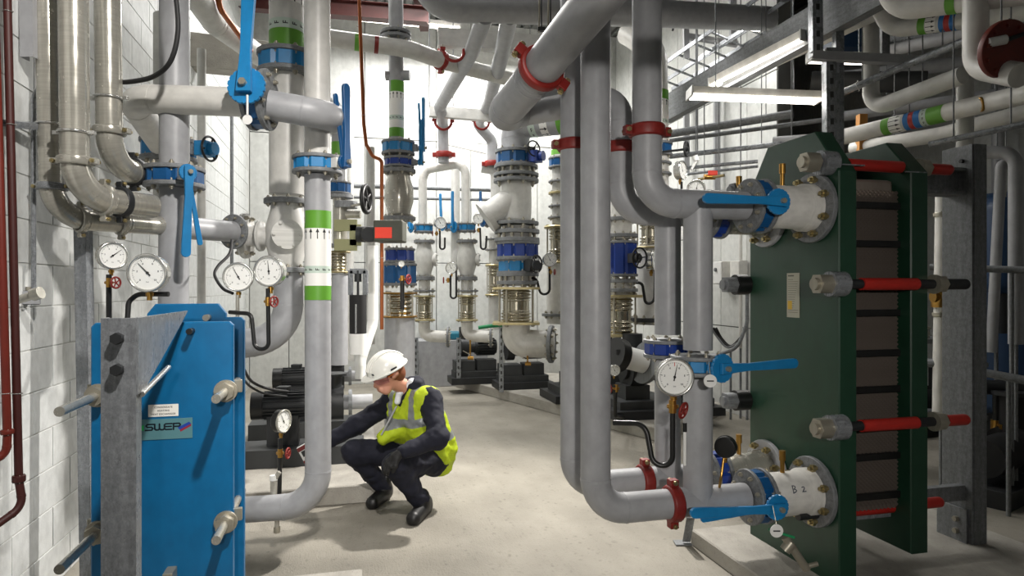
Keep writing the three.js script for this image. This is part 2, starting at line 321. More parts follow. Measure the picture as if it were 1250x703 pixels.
function gauge(label, pos, face, r, o = {}) {
  const g = thing('pressure_gauge', label, 'gauge', o.group), d = r * 0.55;
  obj('case', [rot(lathe([[0, -d], [r * 0.86, -d], [r * 0.94, -d * 0.85], [r * 0.96, d * 0.1], [r * 0.96, d * 0.12], [0, d * 0.12]], 32), HP)], o.caseMat || M.chrome, g);
  obj('bezel', [rot(lathe([[r * 0.86, d * 0.1], [r, d * 0.1], [r, d * 0.34], [r * 0.93, d * 0.4], [r * 0.88, d * 0.34], [r * 0.86, d * 0.16]], 36), HP)], o.bezel || M.chrome, g);
  obj('dial', [mv(new THREE.CircleGeometry(r * 0.88, 36), 0, 0, d * 0.16)], o.dial || DIAL, g);
  const nd = obj('needle', [extr([[-r * 0.035, -r * 0.2], [r * 0.035, -r * 0.2], [r * 0.008, r * 0.68], [-r * 0.008, r * 0.68]], r * 0.02, 0), rot(cyl(r * 0.07, r * 0.04, 14), HP)], M.black, g); nd.position.z = d * 0.2; nd.rotation.z = o.needle ?? 0.5;
  obj('glass', [mv(new THREE.CircleGeometry(r * 0.89, 36), 0, 0, d * 0.32)], M.glass, g);
  obj('stem', [mv(cyl(r * 0.13, r * 0.5, 10), 0, -r * 1.18, -d * 0.3), mv(cyl(r * 0.19, r * 0.18, 6), 0, -r * 1.12, -d * 0.3)], M.brass, g);
  place(g, pos, UP, face);
  // black siphon tube and cock are given in room coordinates
  g.updateMatrix(); const inv = g.matrix.clone().invert();
  if (o.siphon) { const s = sweep(pts(o.siphon), o.sr || r * 0.13, o.sb || r * 0.5, 12, false); s.applyMatrix4(inv); obj('siphon_tube', [s], o.smat || M.black, g); }
  if (o.cock) {
    const c = P(...o.cock), k = o.cs || r * 0.2, b = merge([cyl(k, k * 3.4, 10), cyl(k * 1.35, k * 1.1, 6), rot(cyl(k * 0.5, k * 3, 8), 0, 0, HP)]); b.translate(c.x, c.y, c.z); b.applyMatrix4(inv); obj('gauge_cock', [b], M.brass, g);
    const dirW = (o.cockDir || v3(1, 0, 0.4)).clone().normalize(), wp = c.clone().addScaledVector(dirW, k * 3.2), w = merge(wheelGeo(k * 2, k * 0.35, 5)); w.applyMatrix4(basis(wp, dirW)); w.applyMatrix4(inv); obj('cock_wheel', [w], M.redDark, g);
  }
  return g;
}
// bellows with two end plates and tie rods, along local y
function bellows(label, pos, r, h, o = {}) {
  const g = thing('expansion_bellows', label, 'bellows', o.group), p = [[r * 0.82, -h / 2]], n = o.n || 9;
  for (let i = 0; i <= n * 4; i++) { const k = i / (n * 4), s = k < 0.36 || k > 0.64 || o.full ? (0.5 + 0.5 * Math.cos(k * n * TAU)) : 0.15; p.push([r * (0.8 + 0.18 * s), -h / 2 + h * k]); }
  obj('corrugated_sleeve', [lathe(p, 28)], M.bellow, g);
  for (const s of [-1, 1]) { const f = obj('end_plate', [o.square ? box(r * 2.9, h * 0.07, r * 2.3, 0.003) : lathe([[0, -h * 0.035], [r * 1.35, -h * 0.035], [r * 1.35, h * 0.035], [0, h * 0.035]], 28)], o.plateMat || M.goldPlate, g); f.position.y = s * h / 2; }
  for (const a of o.rods || [0.5, 2.1, 3.6, 5.2]) { const k = obj('tie_rod', [cyl(r * 0.07, h * 1.2, 8), ...[-1, 1].map(s => mv(cyl(r * 0.14, h * 0.05, 6), 0, s * h * 0.56, 0))], M.nut, g); k.position.set(Math.cos(a) * r * 1.18, 0, Math.sin(a) * r * 1.05); }
  return place(g, pos, UP, o.face || Zp);
}
// Y strainer / check valve: flanged bulging body, optional slanted basket leg towards local -x
function strainer(label, pos, axis, r, h, o = {}) {
  const g = thing(o.name || 'strainer_valve', label, o.category || 'strainer', o.group), b = o.bulge || 1.25, mat = o.mat || M.ductWhite;
  const gs = [lathe([[0, -h / 2], [r, -h / 2], [r, -h * 0.36], [r * b, -h * 0.12], [r * b, h * 0.12], [r, h * 0.36], [r, h / 2], [0, h / 2]], 28)];
  if (o.leg) { const a = v3(0, h * 0.1, 0), e = v3(-r * 1.9, -h * 0.34, r * 0.2); gs.push(between(a, e, r * 0.95, 24, r * 0.9)); g.userData; obj('basket_cover', [between(e.clone().lerp(a, 0.1), e.clone().lerp(a, -0.06), r * 1.15, 24)], mat, g); }
  if (o.bonnet) { gs.push(rot(between(v3(0, 0, 0), v3(0, 0, r * b * 1.1), r * 0.75, 22), 0, o.bonnet, 0)); const c = obj('bonnet', [between(v3(0, 0, r * b * 1.05), v3(0, 0, r * b * 1.25), r * 0.95, 22), ...Array.from({ length: 6 }, (_, i) => mv(rot(cyl(r * 0.1, r * 0.2, 6), HP), Math.cos(i * TAU / 6) * r * 0.8, Math.sin(i * TAU / 6) * r * 0.8, r * b * 1.3))], mat, g); c.rotation.y = o.bonnet; }
  obj('valve_body', gs, mat, g);
  for (const s of [-1, 1]) flangeIn(g, v3(0, s * h * 0.47, 0), UP, o.R || r * 1.65, h * 0.07, o.fmat || M.galvDull, 8);
  return place(g, pos, axis, o.out || Zp);
}
// fluorescent batten: housing, end caps, two tubes, and an area light just below the tubes
function batten(label, a, b, power, o = {}) {
  const A = a.isVector3 ? a : P(...a), B = b.isVector3 ? b : P(...b), dir = B.clone().sub(A), L = dir.length(), g = thing('fluorescent_batten', label, 'light', o.group), w = o.w || 0.16, dn = o.down || v3(0, -1, 0);
  // local: y along the tube, z = direction of the light
  obj('housing', [extr([[-w * 0.3, -0.035], [w * 0.3, -0.035], [w * 0.5, 0.02], [-w * 0.5, 0.02]], L, 0.003).translate(0, 0, -L / 2).rotateX(-HP)], M.whitePaint, g);
  for (const s of [-1, 1]) { const e = obj('end_cap', [box(w * 1.02, 0.018, 0.09, 0.003)], M.ductWhite, g); e.position.set(0, s * L / 2, 0.012); }
  for (const s of [-1, 1]) { const t = obj('tube', [cyl(0.016, L * 0.97, 12)], M.tube, g); t.position.set(s * w * 0.27, 0, 0.042); }
  const mid = A.clone().add(B).multiplyScalar(0.5); place(g, mid, dir, dn); g.updateMatrix(); const binv = g.matrix.clone().invert();
  if (o.rods !== false) for (const k of [0.2, 0.8]) { const q = A.clone().lerp(B, k); obj('suspension_rod', [between(q, v3(q.x, HC - 0.01, q.z), 0.006, 8).applyMatrix4(binv)], M.galv, g); }
  const l = new THREE.RectAreaLight(o.color || 0xfffdfa, power, w * 0.8, L * 0.97); l.name = 'tube_light'; l.position.set(0, 0, 0.075); l.rotation.set(0, Math.PI, 0); g.add(l);
  return g;
}
// slotted steel strut between two points
function strut(label, a, b, w = 0.041, o = {}) {
  const A = pts([a])[0], B = pts([b])[0], g = thing(o.name || 'slotted_strut', label, 'strut', o.group), d = B.clone().sub(A), L = d.length();
  const m = o.mat || M.galv;
  obj('channel', [mv(box(w, L, 0.003, 0), 0, 0, w / 2), mv(box(0.003, L, w, 0), -w / 2, 0, 0), mv(box(0.003, L, w, 0), w / 2, 0, 0)], m, g);
  if (o.slots !== false) stuff(obj('slots', Array.from({ length: Math.floor(L / 0.1) }, (_, i) => mv(box(w * 0.35, 0.045, 0.002, 0), 0, -L / 2 + 0.05 + i * 0.1, w / 2 + 0.0012)), M.black, g));
  return place(g, A.add(B).multiplyScalar(0.5), d, o.face || Zp);
}
function beam(label, a, b, w, h, o = {}) {   // channel section: web towards the hint, flanges behind
  const A = pts([a])[0], B = pts([b])[0], g = thing(o.name || 'steel_beam', label, 'beam', o.group), d = B.clone().sub(A), L = d.length(), t = o.t || 0.012;
  obj('web', [box(h, L, t, 0.002)], o.mat || M.galvDull, g);
  for (const s of [-1, 1]) { const f = obj('beam_flange', [box(t, L, w, 0.002)], o.mat || M.galvDull, g); f.position.set(s * h / 2, 0, o.I ? 0 : -w / 2 + t / 2); }
  return place(g, A.add(B).multiplyScalar(0.5), d, o.face || Zp);
}
function cable(label, path, r, mat = M.rubber, o = {}) {
  const c = new THREE.CatmullRomCurve3(pts(path)), m = obj(numbered(o.name || 'cable'), [new THREE.TubeGeometry(c, 40, r, 8)], mat, scene); return tag(m, label, o.category || 'cable', o.group);
}
// ---------- the room
const UL = -1.533, UR = 7.2, VB = 11.2, VF = -3, HC = 6.2;
const inRoom = o => { o.rotation.y = ROOM_TURN; return o; };
M.floor = std(0xa6a298, 0.8, 0, { map: tileTex(T_conc, 0.37), bumpMap: tileTex(T_concB, 0.9), bumpScale: 0.006 });
inRoom(struct('floor', [mv(box(UR - UL + 0.6, 0.2, VB - VF + 0.6, 0), (UR + UL) / 2, -0.1, -(VB + VF) / 2)], M.floor));
const ceil = inRoom(structG('ceiling'));
obj('roof_slab', [mv(box(UR - UL + 0.6, 0.15, VB - VF + 0.6, 0), (UR + UL) / 2, HC + 0.13, -(VB + VF) / 2)], M.deck, ceil);
stuff(obj('deck_ribs', Array.from({ length: 58 }, (_, i) => mv(extr([[-0.07, 0], [-0.045, -0.06], [0.045, -0.06], [0.07, 0]], VB - VF, 0), UL + 0.08 + i * 0.15, HC + 0.06, -VB)), M.deck, ceil));
const lw = inRoom(structG('wall_left'));
obj('wall_core', [mv(box(0.25, HC, VB - VF + 0.4, 0), UL - 0.129, HC / 2, -(VB + VF) / 2)], M.mortar, lw);
const blockG = merge([box(0.02, 0.207, 0.432, 0.0015)]), restBlocks = [];
for (let j = 0; j < 28; j++) for (let i = 0; i < 26; i++) {
  const v = -0.4 + i * 0.44 + (j % 2 ? 0.22 : 0), y = 0.1075 + j * 0.215; if (v > VB - 0.2) continue;
  if (v > 2.6 && v < 7 && y < 5.2) { const b = new THREE.Mesh(blockG, M.block); b.name = 'block'; b.castShadow = b.receiveShadow = true; b.position.set(UL - 0.01 + (rnd() - 0.5) * 0.002, y, -v); lw.add(b); }
  else restBlocks.push(mv(blockG.clone(), UL - 0.01 + (rnd() - 0.5) * 0.002, y, -v));
}
stuff(obj('distant_blocks', restBlocks, M.block, lw));
const bw = inRoom(structG('wall_back'));
obj('wall_core', [mv(box(UR - UL + 0.4, HC, 0.2, 0), (UR + UL) / 2, HC / 2, -VB - 0.14)], M.joint, bw);
for (let i = 0; i < 15; i++) for (const [y0, y1] of [[0, 2.02], [2.03, 4.1], [4.11, HC]]) { const b = obj('panel', [box(0.588, y1 - y0 - 0.004, 0.04, 0.004)], M.panel, bw); b.position.set(UL + 0.3 + i * 0.6, (y0 + y1) / 2, -VB - 0.02 + (rnd() - 0.5) * 0.003); }
const rw = inRoom(structG('wall_right'));
obj('wall_core', [mv(box(0.2, HC, VB - VF + 0.4, 0), UR + 0.1, HC / 2, -(VB + VF) / 2)], M.block, rw);
// partition between the pump hall and the right-hand bay
const pw = inRoom(structG('wall_partition'));
obj('wall_core', [mv(box(0.16, HC, VB - 6.54, 0), 4.86, HC / 2, -(VB + 6.54) / 2)], M.joint, pw);
for (let i = 0; i < 8; i++) for (const [y0, y1] of [[0, 1.1], [1.11, 2.3], [2.31, 4.1], [4.11, HC]]) { const b = obj('panel', [box(0.02, y1 - y0 - 0.004, 0.574, 0.003)], M.panel, pw); b.position.set(4.77, (y0 + y1) / 2, -(6.54 + 0.29 + i * 0.582)); }
const fw = inRoom(structG('wall_front'));
obj('wall_core', [mv(box(UR - UL + 0.4, HC, 0.2, 0), (UR + UL) / 2, HC / 2, -VF + 0.1)], M.block, fw);

// concrete plinths
function plinth(label, corners, h) {   // corners in floor coordinates [x, depth]
  const g = extr(corners.map(c => [c[0], c[1]]), h, 0.008); g.rotateX(-HP);   // xy outline -> floor
  const m = obj(numbered('concrete_plinth'), [g], M.concrete, scene); return tag(m, label, 'plinth');
}
plinth('long low concrete plinth carrying the row of pumps by the back wall', [[-0.9, 10.6], [1.55, 6.75], [2.66, 8.3], [1.9, 11.1], [0.4, 11.3]], 0.14);
const rc = (u, v) => { const p = ROOM(u, 0, v); return [p.x, -p.z]; };
plinth('low concrete plinth under the dark green plate heat exchanger', [rc(2.08, 2.0), rc(3.85, 2.0), rc(3.85, 3.68), rc(2.08, 3.68)], 0.1);
plinth('concrete plinth under the blue plate heat exchanger', [rc(-1.4, 1.2), rc(0.0, 1.2), rc(0.06, 3.35), rc(-1.4, 3.35)], 0.2);
plinth('concrete pump plinth along the left wall behind the crouching worker', [rc(-1.5, 5.0), rc(0.25, 5.0), rc(0.25, 7.6), rc(-1.5, 7.6)], 0.14);

// ---------- fluorescent battens seen in the photograph, and those of the same rows outside the frame
batten('lit twin-tube batten hanging level under the sloping channel beam', [842, 112, 5.9], [1000, 118, 5.9], 28, { w: 0.2 });
batten('lit batten fixed along the underside of the sloping channel beam', [872, 100, 6.3], [985, 42, 5.2], 18, { w: 0.14, rods: false });
batten('short lit batten below the far end of the overhead grey pipe', [886, 26, 7.4], [930, 31, 7.4], 80, { w: 0.14, group: undefined });
for (const [u, v, y, L, p, l] of [[0.9, 9.9, 5.6, 1.5, 225, 'ceiling batten above the arched white pipe by the back wall'], [2.4, 10.2, 5.6, 1.5, 225, 'ceiling batten above the big strainer riser by the back wall'], [-0.2, 7.6, 5.8, 1.5, 175, 'ceiling batten above the left wall pumps'], [1.4, 8.2, 5.8, 1.5, 175, 'ceiling batten above the white channel beam'], [0.5, 4.9, 5.6, 1.5, 20, 'ceiling batten directly above the crouching worker']])
  batten(l, ROOM(u - L / 2, y, v), ROOM(u + L / 2, y, v), p, { group: 'ceiling battens above the aisle' });
// work floodlights: their hard shadows show on the left wall, on the grey pipes and beside the worker
function flood(label, pos, target, cd, angle, soft) {
  const g = thing('work_floodlight', label, 'light'), d = target.clone().sub(pos).normalize();
  obj('lamp_housing', [mv(cyl(0.1, 0.14, 24, 0.13), 0, -0.09, 0)], M.motor, g); obj('lamp_lens', [cyl(0.115, 0.01, 24)], M.lamp, g);
  place(g, pos, d); g.updateMatrix(); const inv = g.matrix.clone().invert();
  obj('mast', [between(pos.clone().addScaledVector(d, -0.12), v3(pos.x, pos.z < 0 ? HC - 0.02 : 0, pos.z + 0.12), 0.018, 10).applyMatrix4(inv)], M.galv, g);
  const l = new THREE.SpotLight(0xfffaf4, cd, 0, angle, 0.6, 2); l.position.copy(pos).addScaledVector(d, 0.03); l.target.position.copy(target); l.shadow.radius = soft; l.name = 'floodlight_beam'; scene.add(l, l.target); l.target.name = 'floodlight_target';
  return g;
}
M.lamp = std(0xffffff, 0.4, 0, { emissive: 0xfff6ea, emissiveIntensity: 6 });
flood('floodlight hung from the ceiling above the photographer', v3(0.35, 4.2, -0.8), v3(-2.2, 1.1, -3.6), 52, 0.6, 4);
flood('low mast floodlight standing behind the photographer', v3(0.3, 2.12, 1.4), v3(0.35, 1.2, -3.4), 27, 0.48, 4);
flood('floodlight hidden behind the front grey vertical pipes', P(716, 100, 6.0), v3(-0.75, 0.2, -4.3), 75, 0.75, 4);
// ---------- dark green plate heat exchanger (local x = room right, z = towards the camera, y from its plinth)
{
  const g = thing('plate_heat_exchanger', 'tall dark green plate heat exchanger with red tie rods and exposed plate pack', 'heat exchanger');
  const outline = (w, h, cw, ch) => [[-w, 0], [w, 0], [w, h - ch], [w - cw, h], [-w + cw, h], [-w, h - ch]];
  const fr = obj('frame_plate', [extr(outline(0.37, 2.317, 0.17, 0.23), 0.107, 0.006).rotateY(HP)], M.greenPlate, g); fr.position.set(-0.107, 0, 0);
  const pr = obj('pressure_plate', [extr(outline(0.36, 2.15, 0.16, 0.18), 0.11, 0.006).rotateY(HP)], M.greenPlate, g); pr.position.set(0.33, 0.13, 0.01);
  for (const [x, y, z] of [[0.0, 2.12, 0.372], [0.385, 2.1, 0.372]]) obj('edge_strip', [mv(box(0.13, 0.006, 0.012, 0.001), x - 0.02, y, z)], M.galv, g);
  // pack of corrugated plates
  const zz = []; { const n = 150, y0 = 0.34, y1 = 2.0, pos = [], idx = []; for (let i = 0; i <= n; i++) { const y = y0 + (y1 - y0) * i / n, x = (i % 2 ? 1 : -1) * 0.0052; pos.push(x, y, 0.3, x, y, -0.3); if (i) { const q = (i - 1) * 2; idx.push(q, q + 1, q + 2, q + 2, q + 1, q + 3); } } const b = new THREE.BufferGeometry(); b.setAttribute('position', new THREE.Float32BufferAttribute(pos, 3)); b.setIndex(idx); b.computeVertexNormals(); zz.push(clean(boxUV(b))); }
  for (let i = 0; i < 26; i++) { const p = new THREE.Mesh(zz[0], M.plate); p.name = 'plate'; p.castShadow = p.receiveShadow = true; p.position.set(0.01 + i * 0.0124, (i % 2) * 0.0111, (rnd() - 0.5) * 0.004); g.add(p); }
  for (const y of [1.93, 1.73, 1.37, 1.16, 0.97, 0.62, 0.415]) obj('gasket_bar', [mv(box(0.33, 0.036, 0.6, 0.003), 0.165, y, 0.012)], M.black, g);
  obj('top_shroud', [mv(box(0.3, 0.1, 0.58, 0.02), 0.155, 2.02, 0)], M.plate, g); obj('bottom_guide', [mv(box(0.33, 0.05, 0.1, 0.004), 0.165, 0.3, 0.2)], M.galv, g);
  // carrying bar, guide bar and end column
  obj('carrying_bar', [mv(box(1.15, 0.02, 0.12, 0.002), 0.56, 2.2, 0), mv(box(1.15, 0.02, 0.12, 0.002), 0.56, 2.06, 0), mv(box(1.15, 0.13, 0.014, 0.002), 0.56, 2.13, 0)], M.galvDull, g);
  obj('guide_bar', [mv(box(1.15, 0.09, 0.05, 0.004), 0.56, 0.29, 0.03)], M.galvDull, g);
  const col = obj('end_column', [mv(box(0.012, 2.345, 0.2, 0.002), 1.05, 1.17, 0), mv(box(0.09, 2.345, 0.012, 0.002), 1.1, 1.17, 0.1), mv(box(0.09, 2.345, 0.012, 0.002), 1.1, 1.17, -0.1)], M.galvDull, g);
  obj('foot_plate', [mv(box(0.012, 0.2, 0.2, 0.002), 1.03, 0.1, -0.02)], M.galvDull, col); for (const y of [0.06, 0.13]) obj('foot_bolt', [mv(rot(cyl(0.016, 0.03, 6), 0, 0, HP), 1.015, y, 0.02)], M.nut, col);
  obj('column_bolt', [mv(rot(cyl(0.012, 0.02, 6), 0, 0, HP), 1.035, 2.25, 0.04)], M.black, col);
  // tie rods: [height, z, kind]
  for (const [y, z, kind] of [[1.52, 0.405, 'n'], [0.811, 0.405, 'n'], [2.135, 0.31, 't'], [0.33, 0.25, 's'], [1.52, -0.405, 'f'], [0.811, -0.405, 'f'], [2.08, -0.33, 'f']]) {
    const rod = obj('tie_rod', [mv(rot(cyl(0.024, 0.86, 16), 0, 0, HP), 0.18, y, z)], M.motor, g);
    if (kind !== 'f') { obj('red_sleeve', [rot(cyl(0.031, kind === 's' ? 0.36 : 0.335, 16), 0, 0, HP)], M.redRod, rod).position.set(0.165, y, z); obj('red_end_sleeve', [rot(cyl(0.029, 0.12, 14), 0, 0, HP), mv(new THREE.SphereGeometry(0.029, 12, 8), 0.06, 0, 0)], kind === 'n' && y > 1 ? M.motor : M.redRod, rod).position.set(0.58, y, z); }
    if (kind === 's') continue;
    const dk = kind === 'f';
    obj('washer', [rot(cyl(0.062, 0.085, 28), 0, 0, HP)], dk ? M.black : M.galv, rod).position.set(kind === 't' ? -0.13 : -0.15, y, z);
    obj('nut', [rot(cyl(0.052, 0.075, 6), 0, 0, HP), mv(rot(cyl(0.03, 0.02, 16), 0, 0, HP), -0.045, 0, 0)], dk ? M.galvDull : M.nut, rod).position.set(-0.225, y, z);
    obj('nut', [rot(cyl(0.046, 0.05, 6), 0, 0, HP), mv(rot(cyl(0.05, 0.016, 20), 0, 0, HP), -0.03, 0, 0)], M.nut, rod).position.set(0.475, y, z);
  }
  // ports with a bolted flange and a reducing neck
  for (const [y, z] of [[1.92, 0.195], [1.92, -0.195], [0.43, 0.195], [0.43, -0.195]]) {
    const f = obj('port_flange', [mv(rot(lathe([[0, -0.015], [0.178, -0.015], [0.182, -0.01], [0.182, 0.01], [0.178, 0.015], [0, 0.015]], 40), 0, 0, HP), -0.124, y, z)], z > 0 ? M.galvDull : M.greyPaint, g);
    obj('port_neck', [mv(rot(lathe([[0.125, 0], [0.125, 0.055], [0.112, 0.075], [0.112, 0.22], [0.09, 0.27], [0.09, 0.31]], 32), 0, 0, HP), -0.135, y, z)], z > 0 ? M.whitePaint : M.stainless, f);
    for (let i = 0; i < 8; i++) { const a = (i + 0.5) / 8 * TAU, b = obj('port_bolt', [rot(cyl(0.011, 0.075, 8), 0, 0, HP), mv(rot(cyl(0.02, 0.018, 6), 0, 0, HP), -0.012, 0, 0)], M.boltYellow, f); b.position.set(-0.15, y + Math.cos(a) * 0.15, z + Math.sin(a) * 0.15); }
    const v = obj('air_vent', [mv(cyl(0.012, 0.08, 10), -0.3, y + 0.14, z), mv(cyl(0.017, 0.05, 10), -0.3, y + 0.2, z)], M.brass, f); v.name = 'air_vent';
  }
  // pen marking on the lower front neck
  { const pc = document.createElement('canvas'); pc.width = 128; pc.height = 64; const px = pc.getContext('2d'); px.fillStyle = '#000'; px.fillRect(0, 0, 128, 64); px.strokeStyle = '#fff'; px.lineWidth = 5; px.lineCap = 'round'; px.beginPath(); px.moveTo(24, 12); px.lineTo(20, 54); px.moveTo(24, 12); px.quadraticCurveTo(56, 14, 30, 32); px.quadraticCurveTo(62, 42, 20, 54); px.moveTo(84, 26); px.quadraticCurveTo(104, 18, 100, 32); px.lineTo(84, 50); px.lineTo(106, 50); px.stroke();
    const pt = new THREE.CanvasTexture(pc), pg = new THREE.PlaneGeometry(0.11, 0.055, 2, 10), pp = pg.attributes.position; for (let i = 0; i < pp.count; i++) { const a = pp.getY(i) / 0.1127; pp.setXYZ(i, pp.getX(i), Math.sin(a) * 0.1127, Math.cos(a) * 0.1127); }
    pg.rotateX(-0.5); const pm = obj('pen_mark', [pg], std(0x22304a, 0.6, 0, { alphaMap: pt, transparent: true }), g); pm.position.set(-0.275, 0.43, 0.195); pm.userData.label = 'hand written pen marking'; }
  // rating plate on the frame plate
  const c = document.createElement('canvas'); c.width = 96; c.height = 224; const x = c.getContext('2d'); x.fillStyle = '#a8a696'; x.fillRect(0, 0, 96, 224); x.fillStyle = '#5a5a52'; x.fillRect(8, 10, 46, 7); for (let i = 0; i < 16; i++) x.fillRect(8, 32 + i * 11, 40 + ((i * 37) % 40), 2); x.fillStyle = '#c9a332'; x.fillRect(6, 140, 34, 44);
  const t = new THREE.CanvasTexture(c); t.colorSpace = THREE.SRGBColorSpace;
  const np = obj('rating_plate', [new THREE.BoxGeometry(0.002, 0.245, 0.105)], std(0xffffff, 0.45, 0.2, { map: t }), g); np.position.set(-0.109, 1.46, 0.03); np.userData.label = 'pale rating plate with small print';
  g.rotation.y = ROOM_TURN; g.position.copy(ROOM(2.49, 0.1, 3.16));
}
// ---------- blue plate heat exchanger, seen past its galvanised end column
{
  const g = thing('plate_heat_exchanger', 'blue plate heat exchanger with clamping bolts and a galvanised end column', 'heat exchanger');
  // local origin at u=-0.684, v=2.75 (front face of the blue plate); z = -(v-2.75)
  const face = (w, h, t) => extr([[-w, 0], [w, 0], [w, h - 0.012], [w - 0.012, h], [-w + 0.012, h], [-w, h - 0.012]], t, 0.004);
  obj('pressure_plate', [mv(face(0.243, 1.265, 0.04), 0, 0, -0.04)], M.bluePlate, g);
  obj('frame_plate', [mv(face(0.243, 1.27, 0.04), 0, 0, -0.32), mv(extr([[-0.13, 1.2], [0.17, 1.2], [0.17, 1.29], [0.14, 1.33], [-0.1, 1.33], [-0.13, 1.29]], 0.04, 0.003), 0, 0, -0.32)], M.bluePlate, g);
  for (let i = 0; i < 16; i++) obj('plate', [mv(box(0.4, 1.16, 0.004, 0), 0, 0.6, -0.055 - i * 0.0145)], M.plate, g);
  const col = obj('end_column', [mv(box(0.092, 1.313, 0.008, 0.001), 0.039, 0.6565, 0.63), mv(box(0.008, 1.313, 0.05, 0.001), -0.003, 0.6565, 0.605), mv(box(0.008, 1.313, 0.05, 0.001), 0.081, 0.6565, 0.605)], M.galv, g);
  obj('gusset_plate', [extr([[-0.63, 1.313], [-0.02, 1.313], [-0.02, 1.313], [-0.14, 1.262], [-0.58, 1.09], [-0.63, 1.09]], 0.008, 0.001).rotateY(HP).translate(0.082, 0, 0)], M.galv, col);
  for (const y of [1.255, 1.165]) obj('column_bolt', [rot(cyl(0.017, 0.03, 6), HP).translate(0.039, y, 0.645)], M.motor, col);
  obj('guide_rod', [between(v3(0.09, 1.085, 0.6), v3(0.09, 1.13, 0.3), 0.009, 10)], M.chrome, g);
  for (const [x, y] of [[-0.222, 1.0], [-0.222, 0.49], [0.222, 1.0], [0.222, 0.49]]) {
    const L = x < 0 ? 0.34 : 0.2, b = obj('clamping_bolt', [rot(cyl(0.0165, L + 0.4, 16), HP).translate(x, y, L / 2 - 0.2)], M.stainless, g);
    obj('nut', [rot(cyl(0.036, 0.034, 6), HP).translate(x, y, 0.03), rot(cyl(0.043, 0.012, 24), HP).translate(x, y, 0.008)], M.nut, b);
    obj('edge_lug', [mv(box(0.05, 0.05, 0.02, 0.003), x * 1.12, y + 0.01, -0.05)], M.nut, b);
  }
  obj('hanger_pin', [rot(cyl(0.012, 0.06, 10), HP).translate(0.1, 1.235, 0.02)], M.black, g); obj('hanger_knob', [rot(cyl(0.014, 0.05, 10), HP).translate(0.105, 1.275, -0.25)], M.nut, g);
  obj('guide_slot_bar', [box(0.035, 0.05, 0.1, 0.003).translate(0.03, 0.31, 0.02)], M.nut, g);
  const mk = (w, h, f) => { const c = document.createElement('canvas'); c.width = w; c.height = h; f(c.getContext('2d')); const t = new THREE.CanvasTexture(c); t.colorSpace = THREE.SRGBColorSpace; return t; };
  const logo = mk(512, 208, x => { x.fillStyle = '#5f8f97'; x.fillRect(0, 0, 512, 208); x.fillStyle = '#22d36a'; x.beginPath(); x.moveTo(4, 84); x.lineTo(60, 52); x.lineTo(60, 116); x.fill(); x.strokeStyle = '#101c28'; x.lineWidth = 16; x.lineCap = 'round'; x.lineJoin = 'round';
    const L = p => { x.beginPath(); p.forEach((q, i) => i ? x.lineTo(q[0], q[1]) : x.moveTo(q[0], q[1])); x.stroke(); };
    L([[150, 52], [92, 52], [82, 66], [92, 80], [132, 80], [142, 94], [132, 110], [76, 110]]); L([[160, 52], [160, 100], [172, 110], [194, 110], [204, 98], [204, 52], [204, 98], [216, 110], [238, 110], [250, 98], [250, 62], [262, 52], [318, 52]]); L([[256, 80], [312, 80]]); L([[250, 98], [262, 110], [316, 110]]); L([[334, 112], [334, 52], [388, 52], [398, 66], [388, 82], [344, 82]]);
    x.fillStyle = '#2848a8'; x.beginPath(); x.moveTo(372, 96); x.lineTo(480, 40); x.lineTo(500, 62); x.lineTo(392, 118); x.fill(); x.fillStyle = '#9b2f45'; x.beginPath(); x.moveTo(392, 118); x.lineTo(500, 62); x.lineTo(500, 84); x.lineTo(400, 140); x.fill(); });
  const n1 = obj('name_plate', [mv(new THREE.BoxGeometry(0.192, 0.078, 0.002), 0.006, 0.862, 0.001)], std(0xffffff, 0.4, 0.2, { map: logo }), g); n1.userData.label = 'teal maker name plate';
  const st = mk(256, 112, x => { x.fillStyle = '#eceae4'; x.fillRect(0, 0, 256, 112); x.fillStyle = '#4a4a48'; x.font = 'bold 24px sans-serif'; x.textAlign = 'center'; x.fillText('CONDENSATE', 128, 34); x.fillText('HEATING', 128, 66); x.fillText('HEAT EXCHANGER', 128, 98); });
  const n2 = obj('paper_label', [mv(new THREE.BoxGeometry(0.105, 0.046, 0.001), 0.0, 0.933, 0.001)], std(0xffffff, 0.7, 0, { map: st }), g); n2.userData.label = 'white printed paper label';
  g.rotation.y = ROOM_TURN; g.position.copy(ROOM(-0.684, 0.2, 2.75));
}
// ---------- grey pipework of the green heat exchanger: front line v=2.965, rear line v=3.355
const VN = 2.965, VR = 3.355, YU = 2.02, YL = 0.53, RR = 0.0725;
const RUn = RU.clone(), RUi = RU.clone().negate(), toCam = RV.clone().negate();
function grey(label, path, o = {}) {
  const g = thing('pipe', label, 'pipe'); obj('pipe_run', [sweep(path, RR, 0.15, 26, true)], M.greyPaint, g);
  for (const b of o.tees || []) obj('pipe_branch', [sweep(b, RR, 0.15, 26, false)], M.greyPaint, g);
  for (const [p, ax, m] of o.cp || []) couplingIn(g, p, ax, RR, m || M.redDark, ax.y > 0.5 ? RU : UP, 0.06);
  for (const [p, ax, R] of o.fl || []) flangeIn(g, p, ax, R || 0.14, 0.022, M.galvDull, 8);
  return rebase(g);
}
const R3 = (u, y, v) => ROOM(u, y, v);
grey('grey vertical pipe turning right at head height into the green exchanger', [R3(1.4255, 6.1, VN), R3(1.4255, YU, VN), R3(1.97, YU, VN)], { tees: [[R3(1.703, YU, VN), R3(1.703, 1.29, VN)]], cp: [[R3(1.4255, 2.37, VN), UP]] });
grey('front grey vertical pipe turning right near the floor to the green exchanger', [R3(1.156, 6.1, VN), R3(1.156, YL, VN), R3(1.97, YL, VN)], { tees: [[R3(1.703, YL, VN), R3(1.703, 1.15, VN)]], cp: [[R3(1.565, YL, VN), RUn]] });
